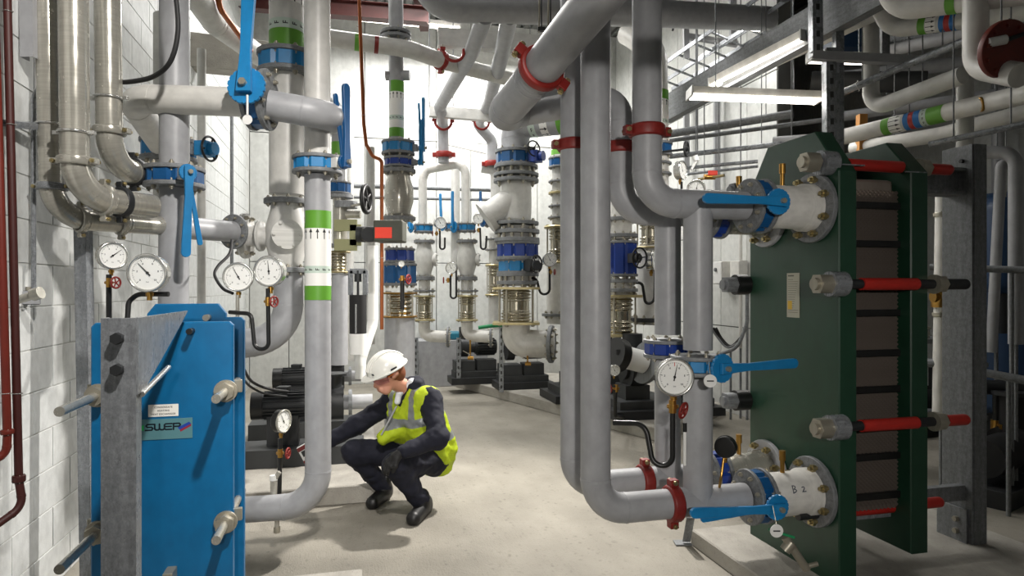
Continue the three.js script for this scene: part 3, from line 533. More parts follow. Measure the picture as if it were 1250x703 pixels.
grey('rear grey vertical pipe turning right near the floor behind the front one', [R3(1.182, 6.1, VR), R3(1.182, YL, VR), R3(1.97, YL, VR)], { tees: [[R3(1.739, YL, VR), R3(1.739, 1.2, VR)]], cp: [[R3(1.182, 2.37, VR), UP], [R3(1.599, YL, VR), RUn]] });
grey('rear grey pipe bending down from an elbow then right to the green exchanger', [R3(1.0, 2.66, 3.9), R3(1.455, 2.66, VR), R3(1.455, YU, VR), R3(1.97, YU, VR)], { tees: [[R3(1.739, YU, VR), R3(1.739, 1.34, VR)]], cp: [[R3(1.455, 2.37, VR), UP]] });
// isolating valves at the four ports: pipe axis along u, stem towards the camera
const portV = (label, y, v, o) => valve(label, R3(2.03, y, v), RUi, toCam, { R: 0.14, t: 0.06, blue: M.blueDeep, leverMat: M.blue, neck: 0.06, ...o });
portV('blue butterfly valve with lever held level at upper front port of green exchanger', YU, VN, { lever: { a: 0, L: 0.42, w: 0.045, plate: 0.062, split: 0.0 } });
portV('blue butterfly valve with double lever at lower front port of green exchanger', YL, VN, { lever: { a: -0.04, L: 0.48, w: 0.045, plate: 0.06, split: 0.1 }, neck: 0.05 });
portV('navy butterfly valve at upper rear port of green exchanger', YU, VR, { blue: M.blueNavy });
portV('navy butterfly valve at lower rear port of green exchanger', YL, VR, { blue: M.blueNavy });
valve('blue lever valve between the flanges of the front grey cross pipe', R3(1.703, 1.215, VN), v3(0, -1, 0), toCam.clone().addScaledVector(RU, 0.25), { R: 0.135, t: 0.055, blue: M.blue, n: 8, neck: 0.04, lever: { a: HP + 0.0, L: 0.5, w: 0.045, plate: 0.068, split: 0.0 } });
valve('navy valve between the flanges of the rear grey cross pipe', R3(1.739, 1.262, VR), UP, toCam, { R: 0.135, t: 0.06, blue: M.blueNavy });
// round white valve tags
for (const [p, z, l] of [[[867, 465], 3.02, 'round white tag hanging from the blue lever of the cross pipe valve'], [[948, 648], 3.0, 'round white tag hanging from the lower front port lever']]) {
  const g = thing('valve_tag', l, 'tag'); obj('disc', [rot(cyl(0.03, 0.003, 28), HP)], M.tagWhite, g); obj('tag_print', [mv(box(0.032, 0.006, 0.001, 0), 0, 0, 0.002)], M.motor, g); obj('tag_chain', [between(v3(0, 0.028, 0), v3(0.03, 0.075, -0.12), 0.002, 6)], M.nut, g); g.position.copy(P(p[0], p[1], z));
}
// big gauge and its siphon
gauge('large white dial pressure gauge in front of the grey cross pipes', P(823, 460, 2.95), v3(0.0, 0.05, 1), 0.087, { dial: DIAL_RED, needle: -0.2, siphon: [[821, 496, 2.95], [821, 568, 2.95], [797, 568, 2.97], [788, 517, 3.0], [749, 516, 3.08]], sr: 0.0125, sb: 0.06, cock: [821, 496, 2.95], cs: 0.017, cockDir: v3(1, -0.3, 0.9) });
{ const g = thing('pipe_sensor', 'short white plastic probe beside the gauge siphon', 'sensor'); obj('probe', [between(P(836, 526, 2.95), P(836, 568, 2.95), 0.007, 10)], M.tagWhite, g); obj('probe_cap', [between(P(836, 516, 2.95), P(836, 527, 2.95), 0.009, 10)], M.black, g); rebase(g); }
gauge('small black backed gauge above the lower ports', P(886, 545, 3.28), v3(0.5, 0.1, -0.86), 0.055, { caseMat: M.black, bezel: M.black, siphon: [[884, 556, 3.28], [880, 584, 3.25], [878, 596, 3.3]], smat: M.brass });
{ const g = thing('pipe_support', 'bent steel foot under the grey pipe beside the green exchanger plinth', 'bracket'); obj('leg', [barBetween(P(843, 632, 3.98), P(838, 661, 4.09), 0.05, 0.008)], M.galvDull, g); obj('foot', [mv(box(0.1, 0.008, 0.08, 0.001), ...P(833, 663.2, 4.1).add(v3(0, 0.004, 0)).toArray())], M.galvDull, g); rebase(g); }
// overhead pipe rising to the right, with a big red coupling
{
  const g = pipe('thick grey overhead pipe rising steeply from a red coupling', [[760, -40, 2.55], [650, 97, 3.3], [612, 142, 3.75], [705, 118, 4.9]], 0.095, M.greyPaint, { seg: 30, bend: 0.25 });
  g.updateMatrixWorld(true); const c = couplingIn(g, P(661, 83, 3.2).sub(g.position), P(760, -40, 2.55).sub(P(650, 97, 3.3)), 0.095, M.red, v3(1, -0.6, 0), 0.05);
}
pipe('horizontal grey pipe passing out of frame above the vertical pipes', [v3(-0.6, 2.57, -1.95), v3(1.9, 2.57, -1.95)], 0.055, M.greyPaint, { seg: 18 });

{ const g = thing('drain_valve', 'drain valve with green handle on the plinth under the lower port', 'valve'); obj('valve_body', [between(P(958, 655, 3.2), P(985, 695, 3.2), 0.02, 12), between(P(966, 662, 3.2), P(958, 672, 3.2), 0.028, 8), between(P(982, 692, 3.2), P(998, 688, 3.2), 0.012, 8)], M.nut, g); obj('handle', [barBetween(P(938, 646, 3.18), P(970, 656, 3.18), 0.014, 0.012)], M.greenHose, g); rebase(g); }
// ---------- left wall: copper lines, strut, conduit
pipe('dark red-brown copper pipe rising the full height beside the left wall', [[8, -40, 2.9], [23, 586, 2.9], [28, 618, 2.9], [-10, 645, 2.8]], 0.0165, M.redBrown, { name: 'copper_pipe', bend: 0.07, seg: 12, clips: [[[9.5, 14, 2.9], UP], [[14, 152, 2.9], UP], [[21, 480, 2.9], UP]], flanges: [[[23, 584, 2.9], UP, 0.026, 0.03, 4, M.redBrown]] });
pipe('short orange-red copper pipe ending in an elbow by the left wall', [[-8, -40, 2.86], [9, 530, 2.86], [8, 552, 2.86], [-12, 566, 2.82]], 0.0165, M.redOxide, { name: 'copper_pipe', bend: 0.05, seg: 12, clips: [[[7.3, 480, 2.86], UP]], flanges: [[[9, 527, 2.86], UP, 0.026, 0.02, 4, M.redOxide]] });
strut('slotted steel strut fixed upright on the sunlit wall patch', ROOM(UL + 0.03, 0.05, 2.95), ROOM(UL + 0.03, 1.35, 2.95), 0.041, { face: RU });
strut('tall galvanised strut standing between wall and blue exchanger', [101, 250, 3.45], [109, 705, 3.45], 0.06, { slots: false });
strut('dark strut behind the steel pipes at the ceiling', [37, -20, 3.15], [38, 72, 3.15], 0.06, { slots: false, mat: M.greyPaint });
pipe('thin silver conduit bending down the left wall to a small box', [[55, 96, 3.22], [41, 118, 3.22], [41, 360, 3.22]], 0.011, M.galv, { name: 'conduit', bend: 0.06, seg: 10, weld: false });
{ const g = thing('junction_box', 'small grey junction box under the silver conduit', 'box'); obj('box_body', [mv(box(0.09, 0.07, 0.05, 0.006), 0, 0.035, 0)], M.galvDull, g); obj('lid', [mv(box(0.082, 0.062, 0.006, 0.001), 0, 0.035, 0.028)], M.greyPaint, g); obj('gland', [mv(cyl(0.015, 0.02, 10), 0, 0.078, 0)], M.nut, g); g.position.copy(P(36, 372, 3.22)); g.rotation.y = 0.6; }
{ const g = thing('cable_gland_pipe', 'short horizontal steel stub pipe on the left wall', 'pipe'); obj('stub', [between(P(22, 366, 3.1), P(48, 358, 3.1), 0.02, 12)], M.stainless, g); obj('collar', [between(P(40, 360, 3.1), P(50, 357, 3.1), 0.03, 12)], M.stainless, g); rebase(g); }
strut('horizontal wall strut carrying the copper pipe clips', [6, 151, 2.98], [70, 156, 3.3], 0.03, { slots: false });
// ---------- bare steel pipes, from the wall to the grey header
pipe('bare stainless pipe next to the copper lines, turning right at an elbow', [[57, -40, 3.2], [64, 266, 3.2], [150, 272, 3.5], [205, 276, 3.8]], 0.054, M.stainless, { name: 'steel_pipe', bend: 0.16, couplings: [[[64, 228, 3.2], UP, M.galv], [[99, 268, 3.31], P(150, 272, 3.5).sub(P(64, 266, 3.2)), M.stainless, UP], [[148, 272, 3.49], P(150, 272, 3.5).sub(P(64, 266, 3.2)), M.stainless, UP]], clips: [[[61, 152, 3.2], UP]] });
pipe('middle bare stainless pipe with a bolted coupling above its elbow', [[89, -40, 3.1], [92, 240, 3.1], [186, 252, 3.5]], 0.063, M.stainless, { name: 'steel_pipe', bend: 0.17, couplings: [[[92, 197, 3.1], UP, M.stainless], [[128, 244.5, 3.25], P(186, 252, 3.5).sub(P(92, 240, 3.1)), M.stainless, UP], [[148, 247, 3.34], P(186, 252, 3.5).sub(P(92, 240, 3.1)), M.motor, UP]], clips: [[[90.5, 162, 3.1], UP]] });
pipe('shortest bare stainless pipe bending away behind the grey riser', [[131, -40, 3.5], [134, 206, 3.5], [195, 214, 3.95]], 0.065, M.stainless, { name: 'steel_pipe', bend: 0.17, couplings: [[[133.5, 160, 3.5], UP, M.stainless], [[163, 209.8, 3.71], P(195, 214, 3.95).sub(P(134, 206, 3.5)), M.motor, UP]], clips: [[[133, 120, 3.5], UP]] });
pipe('grey horizontal pipe joining the steel pipe to the left check valve', [[200, 276, 3.8], [288, 283, 4.35]], 0.068, M.greyPaint, { flanges: [[[285, 282.8, 4.33], P(288, 283, 4.35).sub(P(200, 276, 3.8)), 0.115, 0.02]] });
cable('thick black cable looping from the ceiling to the steel pipes', [[212, -30, 3.4], [217, 40, 3.4], [208, 75, 3.42], [188, 93, 3.5], [165, 99, 3.55], [140, 101, 3.6]], 0.013);
// ---------- grey riser with its hanging lever valve
pipe('grey riser going down behind the blue exchanger', [[213, -40, 3.8], [213, 205, 3.8]], 0.081, M.greyPaint, { sleeves: [] });
pipe('lower grey pipe below the hanging lever valve, entering the blue exchanger', [[213, 230, 3.8], [212, 350, 3.8], [212, 380, 3.8]], 0.081, M.greyPaint, {});
valve('blue valve with a split lever hanging down beside the blue exchanger', P(213, 217, 3.8), UP, v3(0.75, 0, 0.8), { R: 0.165, t: 0.07, blue: M.blueDeep, neck: 0.09, neckMat: M.whitePaint, lever: { a: Math.PI - 0.05, L: 0.47, w: 0.045, plate: 0.045, split: 0.2, kick: 0.03 } });
pipe('pale pipe standing in shadow behind the grey riser', [[206, 20, 4.7], [206, 268, 4.7]], 0.1, M.ductWhite, { bands: [[[206, 160, 4.7], [206, 172, 4.7], M.red]] });
valve('blue valve with a black handwheel behind the grey riser', P(206, 184, 4.7), UP, v3(1, 0, 0.2), { R: 0.19, t: 0.1, blue: M.blue, neck: 0.12, wheel: { r: 0.085, face: v3(0, 0, 1), off: [0, 0, 0.04] } });
// ---------- white crossover pipe at the top with its upright lever
pipe('white crossover pipe at the top, elbowed at its left end', [[196, 176, 4.55], [160, 120, 3.75], [305, 125, 3.7]], 0.081, M.whitePaint, { bend: 0.2 });
valve('blue valve with a tall upright lever on the white crossover pipe', P(317, 122, 3.7), Xp, v3(0, 0.12, 1), { R: 0.17, t: 0.06, blue: M.blueDeep, neck: 0.03, lever: { a: HP, L: 0.62, w: 0.07, plate: 0.1, split: 0.0 } });
pipe('short grey elbow turning away right of the upright lever valve', [[328, 128, 3.7], [408, 142, 3.78], [402, 150, 4.5]], 0.083, M.greyPaint, { bend: 0.19 });
{ const g = thing('valve_tag', 'round white tag hanging below the upright lever valve', 'tag'); obj('disc', [rot(cyl(0.026, 0.003, 24), HP)], M.tagWhite, g); obj('tag_chain', [between(v3(0, 0.025, 0), v3(0.0, 0.13, 0), 0.006, 6)], M.tagWhite, g); g.position.copy(P(302, 146, 3.45)); }
// ---------- white riser with the green label, and the check valve below it
pipe('wide white riser with a green band and rotated letters', [[350, -40, 4.6], [350, 238, 4.6]], 0.118, M.whitePaint, { bands: [[[350, 65, 4.6], [350, 41, 4.6], M.bandGreen], [[350, 40.6, 4.6], [350, 29, 4.6], G_F], [[350, 8, 4.6], [350, -4, 4.6], G_UP]] });
valve('blue valve directly below the green band of the wide white riser', P(350, 79, 4.6), UP, v3(-1, 0, 0.3), { R: 0.2, t: 0.1, blue: M.blue });
{
  const g = strainer('pale cast check valve between the white riser and the grey elbow', P(350, 288, 4.5), UP, 0.105, 0.5, { name: 'check_valve', category: 'valve', mat: M.ductWhite, bulge: 1.32, R: 0.15, bonnet: 0.35, out: Zp });
  const b = obj('side_branch', [rot(lathe([[0.07, 0.1], [0.07, 0.17], [0.105, 0.17], [0.105, 0.19], [0.07, 0.19], [0.07, 0.27], [0.155, 0.27], [0.155, 0.295], [0.12, 0.295]], 28), 0, 0, HP)], M.ductWhite, g);
  stuff(obj('branch_bolts', boltSet(0.128, 8, 0.02, 0.016).map(q => mv(rot(q, 0, 0, HP), -0.285, 0, 0)), M.nut, b));
}
pipe('large grey elbow sweeping left below the pale check valve', [[352, 330, 4.5], [352, 412, 4.5], [262, 424, 4.35]], 0.098, M.greyPaint, { bend: 0.26 });
// ---------- grey pipe dropping to the floor in front of the worker
pipe('grey pipe dropping in front of the worker and turning left at floor', [[387.5, 214, 4.0], [388.5, 616, 4.0], [270, 624, 4.0]], 0.0775, M.greyPaint, { bend: 0.22, seg: 28, sleeves: [[[388, 366, 4.0], [388, 258, 4.0]]] });
pipe('light grey pipe coming down from the ceiling above the worker', [[387, -40, 4.0], [387.5, 190, 4.0]], 0.0775, M.whitePaint, {});
valve('blue valve with a dark lever raised beside it above the worker', P(387.5, 202, 4.0), UP, v3(0.9, 0, 0.5), { R: 0.148, t: 0.062, blue: M.blue, leverMat: M.blueDeep, neck: 0.08, neckMat: M.whitePaint, lever: { a: 0.02, L: 0.46, w: 0.05, plate: 0.04, split: 0.16 } });
// ---------- gauges over the blue exchanger
gauge('gauge turned sideways on a black stem by the left wall', P(137, 312, 2.9), v3(0.8, 0.05, 0.6), 0.062, { caseMat: M.stainless, needle: -0.9, siphon: [[133, 335, 2.9], [133, 400, 2.9]], sr: 0.0115, cock: [133, 345, 2.9], cs: 0.012, cockDir: v3(1, 0, 0.3) });
gauge('white dial gauge above the galvanised bracket of the blue exchanger', P(181, 333, 2.95), v3(0.12, 0, 1), 0.087, { needle: 0.75, siphon: [[206, 359, 3.0], [168, 359, 3.0], [157, 368, 2.98], [155, 398, 2.96]], sr: 0.0115, sb: 0.04 });
gauge('white dial gauge left of the brighter gauge beneath the check valve', P(291, 338, 3.7), v3(0.3, 0, 1), 0.083, { needle: 0.5, siphon: [[290, 360, 3.7], [290, 400, 3.7]], sr: 0.01, smat: M.stainless });
gauge('bright white gauge with a red cock and looped black siphon', P(329, 331, 3.6), v3(-0.1, 0, 1), 0.086, { needle: 0.1, siphon: [[327, 352, 3.6], [328, 426, 3.6], [311, 426, 3.6], [307, 383, 3.62], [280, 381, 3.65]], sr: 0.0115, sb: 0.04, cock: [327, 368, 3.6], cs: 0.014, cockDir: v3(1, 0, 0.45) });
gauge('black edge-on gauge low down behind the floor level grey pipe', P(345, 514, 4.15), v3(0.95, 0, 0.3), 0.075, { caseMat: M.black, bezel: M.stainless, siphon: [[342, 535, 4.15], [341, 606, 4.15]], sr: 0.014, cock: [342, 553, 4.15], cs: 0.016, cockDir: v3(1, 0, 0.1) });
{ const g = thing('drain_valve', 'small white drain valve on the floor level grey pipe', 'valve'); obj('valve_body', [between(P(334, 606, 4.05), P(334, 586, 4.05), 0.02, 12), between(P(334, 588, 4.05), P(341, 576, 4.05), 0.014, 10)], M.stainless, g); obj('cap', [between(P(334, 586, 4.05), P(334, 580, 4.05), 0.025, 8)], M.tagWhite, g); rebase(g); }
{ const g = thing('drain_stub', 'small capped drain stub hanging under the floor level pipe', 'fitting'); obj('stub', [between(P(338, 634, 3.98), P(338, 645, 3.98), 0.014, 10)], M.stainless, g); obj('cap', [between(P(338, 643, 3.98), P(338, 650, 3.98), 0.02, 6)], M.nut, g); rebase(g); }
cable('pair of black cables drooping from the wall to the left pump motor', [[296, 448, 4.6], [308, 466, 4.9], [330, 475, 5.2], [352, 478, 5.4]], 0.011);
cable('second black cable below the drooping pair at the pump motor', [[292, 456, 4.6], [306, 472, 4.9], [326, 481, 5.2], [350, 484, 5.4]], 0.009);
// wire impulse line loops beside the check valve
cable('thin black impulse line looping from the side flange to the gauge', [[283, 293, 4.1], [280, 310, 4.0], [266, 325, 3.9], [262, 335, 3.85], [272, 352, 3.8], [284, 358, 3.75]], 0.009);
// ---------- upper left corner
pipe('thick pale pipe sloping down under the ceiling to the left wall', [[222, -30, 4.5], [262, 28, 5.3], [330, 78, 6.6]], 0.095, M.ductWhite, { bend: 0.4 });
pipe('copper pipe sloping down beside the thick pale pipe', [[263, -30, 4.9], [268, 10, 5.0], [306, 62, 5.7]], 0.022, M.copper, { name: 'copper_pipe', seg: 12, bend: 0.1 });
{ const b = barBetween(P(215, 62, 6.6), P(345, 76, 7.2), 0.24, 0.34, UP); const m = obj(numbered('downstand_beam'), [b], M.concrete, scene); tag(m, 'rough grey downstand beam under the sloping pale pipe', 'beam'); }
beam('red-brown steel roof beam crossing above the copper pipe', [296, 2, 9.0], [524, 20, 8.6], 0.16, 0.2, { mat: M.redBrown, I: true });
beam('short red-brown steel beam end beside the overhead flange', [508, -20, 8.4], [519, 32, 9.3], 0.14, 0.16, { mat: M.redBrown, I: true, face: Xp });
// ---------- control valve, actuator and small pipes behind the worker's pipe
pipe('narrow grey pipe with a green band behind the raised lever', [[398, 118, 5.4], [413, 136, 5.2], [413, 222, 5.2]], 0.052, M.greyPaint, { bands: [[[413, 174, 5.2], [413, 190, 5.2], M.bandGreen]], bend: 0.12 });
valve('blue valve under the narrow grey pipe with the green band', P(413, 230, 5.2), UP, v3(1, 0, 0.3), { R: 0.1, t: 0.07, blue: M.blueDeep });
{
  const g = thing('control_valve', 'motorised control valve with olive actuator box and red square label', 'valve');
  obj('valve_body', [between(P(415, 238, 5.1), P(415, 300, 5.1), 0.055, 18), between(P(415, 262, 5.1), P(440, 262, 5.1), 0.03, 14)], M.stainless, g);
  obj('valve_flange', [between(P(415, 238, 5.1), P(415, 242, 5.1), 0.1, 24), between(P(415, 298, 5.1), P(415, 302, 5.1), 0.1, 24), between(P(422, 246, 5.1), P(422, 254, 5.1), 0.09, 24)], M.galvDull, g);
  obj('bracket', [barBetween(P(408, 275, 5.0), P(436, 275, 5.0), 0.02, 0.09), barBetween(P(408, 299, 5.0), P(436, 299, 5.0), 0.02, 0.09), barBetween(P(434, 274, 5.0), P(434, 300, 5.0), 0.02, 0.09)], M.oliveLight, g);
  obj('actuator_box', [barBetween(P(459, 283, 4.95), P(494, 283, 4.95), 0.2, 0.16, UP, 0.012)], M.olive, g);
  obj('actuator_neck', [between(P(436, 286, 4.95), P(460, 286, 4.95), 0.06, 16), between(P(446, 286, 4.95), P(450, 286, 4.86), 0.055, 18)], M.motor, g);
  const lb = obj('red_label', [mv(box(0.125, 0.08, 0.003, 0), ...P(468, 284, 4.845).toArray())], M.signalRed, g); lb.userData.label = 'bright red rectangular label';
  const w = obj('handwheel', wheelGeo(0.1, 0.018, 5), M.black, g); place(w, P(447, 243, 5.0), v3(1, 0, 0.12)); obj('wheel_spindle', [between(P(424, 252, 5.05), P(447, 248, 5.0), 0.01, 8)], M.stainless, g);
  rebase(g);
}
bellows('brownish bellows below the olive bracket of the motorised valve', P(412, 320, 5.2), 0.075, 0.16, { n: 6, full: true });
pipe('dull grey pipe running down behind the labelled pipe to the pump', [[414, 334, 5.2], [414, 445, 5.2]], 0.068, M.greyPaint, {});
{
  const g = thing('linear_actuator', 'black cylindrical valve actuator with a white lower housing', 'actuator');
  obj('cylinder', [between(P(437, 360, 5.0), P(437, 407, 5.0), 0.064, 24)], M.blackMatt, g); obj('lower_housing', [between(P(437, 407, 5.0), P(437, 432, 5.0), 0.07, 24, 0.062)], M.tagWhite, g);
  obj('yoke', [barBetween(P(428, 330, 5.0), P(428, 360, 5.0), 0.014, 0.04), barBetween(P(446, 330, 5.0), P(446, 360, 5.0), 0.014, 0.04), barBetween(P(427, 331, 5.0), P(447, 331, 5.0), 0.014, 0.04)], M.galv, g); obj('spindle', [between(P(437, 330, 5.0), P(437, 362, 5.0), 0.01, 8), between(P(437, 334, 5.0), P(437, 344, 5.0), 0.028, 12)], M.motor, g);
  obj('cover_strip', [mv(box(0.012, 0.22, 0.008, 0.002), ...P(434.5, 389, 4.93).toArray())], M.chrome, g); rebase(g);
}
pipe('white lagged pipe curling down beside the black actuator', [[455, 300, 5.6], [455, 395, 5.6], [440, 440, 5.5], [440, 462, 5.5]], 0.045, M.tagWhite, { bend: 0.2 });
pipe('pale grey pipe running straight down behind the copper line', [[452, 180, 7.2], [452, 420, 7.2]], 0.05, M.ductWhite, {});
pipe('thin copper pipe dropping from the roof beam past the actuator', [[437, -40, 5.8], [444, 150, 5.8], [447, 176, 5.8], [455, 191, 5.8], [466, 195, 5.8], [466, 402, 5.8]], 0.016, M.copper, { name: 'copper_pipe', seg: 10, bend: 0.05, weld: false, clips: [[[438, 32, 5.8], UP], [[444, 141, 5.8], UP], [[466, 240, 5.8], UP], [[466, 315, 5.8], UP]] });
// ---------- pumps behind the worker's pipe
function motorPump(label, c, r, L, o = {}) {   // c: centre of the motor, axis along the room's right
  const g = thing('pump', label, 'pump'), ax = RU;
  const A = c.clone().addScaledVector(ax, -L / 2), B = c.clone().addScaledVector(ax, L / 2);
  const mo = obj('motor', [between(A, B, r * 0.9, 24)], M.motor, g);
  stuff(obj('cooling_fins', Array.from({ length: 22 }, (_, i) => { const a = i / 22 * TAU, n = UP.clone().multiplyScalar(Math.cos(a)).addScaledVector(RV, Math.sin(a)), q = c.clone().addScaledVector(n, r * 0.93); return barBetween(q.clone().addScaledVector(ax, -L * 0.36), q.clone().addScaledVector(ax, L * 0.42), 0.006, r * 0.22, n, 0); }), M.motor, mo));
  obj('fan_cover', [between(A.clone().addScaledVector(ax, -0.04), A.clone().addScaledVector(ax, L * 0.12), r, 28)], M.black, mo);
  obj('terminal_box', [mv(box(r * 0.9, r * 0.5, r * 0.8, 0.006), c.x, c.y + r * 1.1, c.z)], M.motor, mo);
  const V = B.clone().addScaledVector(ax, 0.2);
  obj('volute', [between(B, V, r * 0.5, 20), between(V.clone().addScaledVector(ax, -0.06), V.clone().addScaledVector(ax, 0.08), r * 1.25, 28), between(V, V.clone().add(v3(0, r * 2.1, 0)), r * 0.55, 20)], M.motor, g);
  obj('discharge_flange', [between(V.clone().add(v3(0, r * 2.0, 0)), V.clone().add(v3(0, r * 2.2, 0)), r * 0.95, 24)], M.motor, g);
  obj('suction_pipe', [between(V, V.clone().addScaledVector(ax, 0.32), r * 0.55, 20)], M.greyPaint, g); obj('suction_flange', [between(V.clone().addScaledVector(ax, 0.12), V.clone().addScaledVector(ax, 0.15), r * 0.95, 24)], M.galvDull, g);
  const by = o.base ?? 0.14, gnd = c.clone().setY(0).addScaledVector(ax, 0.1);
  const bf = obj('base_frame', [basisBox(gnd.clone().setY(by + 0.075), L + 0.7, 0.15, r * 3.2)], M.pumpBase, g); obj('motor_foot', [basisBox(c.clone().setY((by + 0.15 + c.y - r * 0.7) / 2), L * 0.6, c.y - r * 0.7 - by - 0.15, r * 1.2)], M.motor, g);
  return rebase(g);
}
function basisBox(c, w, h, d) { const g = box(w, h, d, 0.004); g.rotateY(ROOM_TURN); return mv(g, c.x, c.y, c.z); }
motorPump('dark finned pump motor on a steel base behind the floor pipe', P(346, 494, 5.5), 0.115, 0.42);
motorPump('second dark pump motor farther back beside the left wall', P(362, 461, 6.5), 0.1, 0.36, {});

// pale service pipes and conduits on the far wall
pipe('narrow white pipe on the back wall behind the black actuator', [[428, 120, 10.2], [428, 440, 10.2]], 0.05, M.whitePaint, { seg: 14, weld: false });
pipe('white pipe pair member on the back wall beside the copper line', [[474, 190, 10.3], [474, 440, 10.3]], 0.05, M.whitePaint, { seg: 14, weld: false });
pipe('grey conduit crossing the back wall behind the arched pipe', [[400, 226, 10.2], [610, 232, 10.7]], 0.035, M.galvDull, { name: 'conduit', seg: 12, weld: false });
pipe('second grey conduit crossing the back wall lower behind the arch', [[400, 240, 10.2], [610, 244, 10.7]], 0.025, M.galvDull, { name: 'conduit', seg: 12, weld: false });
pipe('thin wall conduit dropping beside the left downstand beam', [[283, 85, 7.6], [283, 330, 7.6]], 0.02, M.galvDull, { name: 'conduit', seg: 10, weld: false });
pipe('pale column pipe boxed beside the left wall behind the gauges', [[246, 60, 5.6], [246, 400, 5.6]], 0.035, M.ductWhite, { seg: 14, weld: false });
// ---------- overhead pipes, beams and hangers in the middle
pipe('fat grey pipe crossing the ceiling above the white channel beam', [[510, -45, 5.6], [532, 8, 5.6], [700, 12, 5.9], [938, 23, 7.35]], 0.13, M.greyPaint, { bend: 0.3, seg: 26 });
beam('white channel beam spanning above the red saddle clamps', [535, 44, 6.6], [672, 54, 6.9], 0.1, 0.17, { mat: M.ductWhite });
beam('pale channel beam across both sloping grey branch pipes', [524, 135, 8.6], [640, 144, 8.9], 0.1, 0.13, { mat: M.ductWhite });
beam('thin white beam above the arched pipe', [537, 170, 10.2], [616, 188, 10.0], 0.08, 0.1, { mat: M.whitePaint });
pipe('grey branch pipe ending in a drop onto the arched pipe', [[592, 20, 5.7], [575, 65, 6.5], [537, 130, 8.4], [541, 152, 9.2], [541.5, 199, 9.2]], 0.075, M.greyPaint, { bend: 0.2, couplings: [[[556, 100, 7.4], P(537, 130, 8.4).sub(P(575, 65, 6.5)), M.red, UP]].slice(1), clips: [] });
pipe('grey branch pipe running next to the arched pipe drop', [[622, 20, 5.8], [613, 65, 6.6], [597, 125, 8.5], [583, 152, 9.6], [601, 172, 9.8], [601, 200, 9.8]], 0.078, M.greyPaint, { bend: 0.15 });
pipe('pale cross pipe with a green band and red ring near the ceiling', [[398, 46, 6.2], [500, 60, 6.4], [545, 76, 6.8], [640, 101, 7.6]], 0.082, M.ductWhite, { bandsX: [[433, 441, M.bandGreen], [457, 462, M.redDark]], couplings: [[[538, 73.5, 6.74], P(545, 76, 6.8).sub(P(500, 60, 6.4)), M.red, UP]] });
// red saddle clamps under the beams
function saddle(label, c, r, dir) { const g = thing('saddle_clamp', label, 'clamp'); obj('strap', [torus(r, r * 0.16, 18, 8, Math.PI).rotateZ(Math.PI)], M.red, g); obj('strap_ears', [-1, 1].map(s => mv(box(r * 0.5, r * 0.3, r * 0.4, 0.003), s * r * 1.1, 0.01, 0)), M.red, g); const rods = [-1, 1].map(s => mv(cyl(r * 0.06, r * 0.6, 6), s * r * 1.1, r * 0.25, 0)); obj('bolts', rods, M.nut, g).name = 'clamp_bolts'; g.position.copy(c); g.rotation.y = ROOM_TURN; return g; }
saddle('red saddle clamp below the white channel beam', P(554, 62, 6.4), 0.1);
saddle('red saddle clamp below the pale channel beam, over the arched pipe drop', P(541, 148, 8.7), 0.11);
saddle('red saddle clamp below the pale channel beam, on the other branch', P(588, 149, 8.95), 0.1);
for (const [x, y, z, l] of [[542, 189, 9.2, 'red clamp ring on the pipe dropping to the arch'], [601, 200, 9.8, 'red clamp ring on the branch beside the arch']]) { const g = thing('pipe_clamp', l, 'clamp'); obj('ring', [lathe([[0.08, -0.04], [0.115, -0.04], [0.115, 0.04], [0.08, 0.04]], 20)], M.red, g); obj('ears', [-1, 1].map(s => mv(box(0.06, 0.06, 0.05, 0.003), s * 0.13, 0, 0)), M.red, g); g.position.copy(P(x, y, z)); }
for (const [x, l] of [[661, 'black hanger clip holding the fat grey ceiling pipe'], [672, 'second black hanger clip on the fat grey ceiling pipe']]) { const g = thing('pipe_hanger', l, 'hanger'); obj('hanger_strap', [barBetween(P(x, -30, 5.55), P(x, 38, 5.55), 0.035, 0.01)], M.motor, g); obj('hanger_rod', [between(P(x - 2, -30, 5.5), P(x - 3, 40, 5.5), 0.008, 8)], M.nut, g); obj('hanger_clamp', [mv(box(0.06, 0.03, 0.05, 0.003), ...P(x, 36, 5.5).toArray())], M.motor, g); rebase(g); }
for (const [x, l] of [[524, 'thin drop rod left of the pale channel beam'], [553, 'thin drop rod by the arched pipe branch']]) { const m = obj(numbered('drop_rod'), [between(P(x, -40, 8), P(x, 130, 8.6), 0.008, 6)], M.galvDull, scene); tag(m, l, 'rod'); }
// ---------- labelled riser with valves and bellows
pipe('grey flanged riser with green labels beside the copper pipe', [[483, -40, 6.5], [484, 172, 6.5]], 0.073, M.greyPaint, { sleeves: [[[484, 168, 6.5], [484, 100, 6.5]]], flanges: [[[483, 41, 6.5], UP, 0.15, 0.03], [[483, 47, 6.5], UP, 0.15, 0.03]], branches: [[[471, 92, 6.5], [500, 92, 6.5]]], branchR: 0.05 });
valve('blue valve with upright levers on the labelled riser', P(486, 181, 6.5), UP, v3(1, 0, 0.1), { R: 0.165, t: 0.085, blue: M.blue, leverMat: M.blue, neck: 0.08, lever: { a: 0, L: 0.5, w: 0.055, plate: 0.04, split: 0.2 } });
valve('second valve stacked under the upright lever valve', P(487, 199, 6.5), UP, v3(1, 0, 0.2), { R: 0.15, t: 0.06, blue: M.blueNavy, neck: 0.08, lever: { a: 0.02, L: 0.42, w: 0.045, plate: 0.03, split: 0 } });
strainer('grey cast strainer below the stacked valves on the labelled riser', P(487, 238, 6.5), UP, 0.11, 0.5, { mat: M.stainless, R: 0.165, bulge: 1.3 });
valve('blue valve half hidden by the olive actuator box', P(488, 335, 6.5), UP, v3(1, 0, 0.5), { R: 0.17, t: 0.17, blue: M.blueDeep });
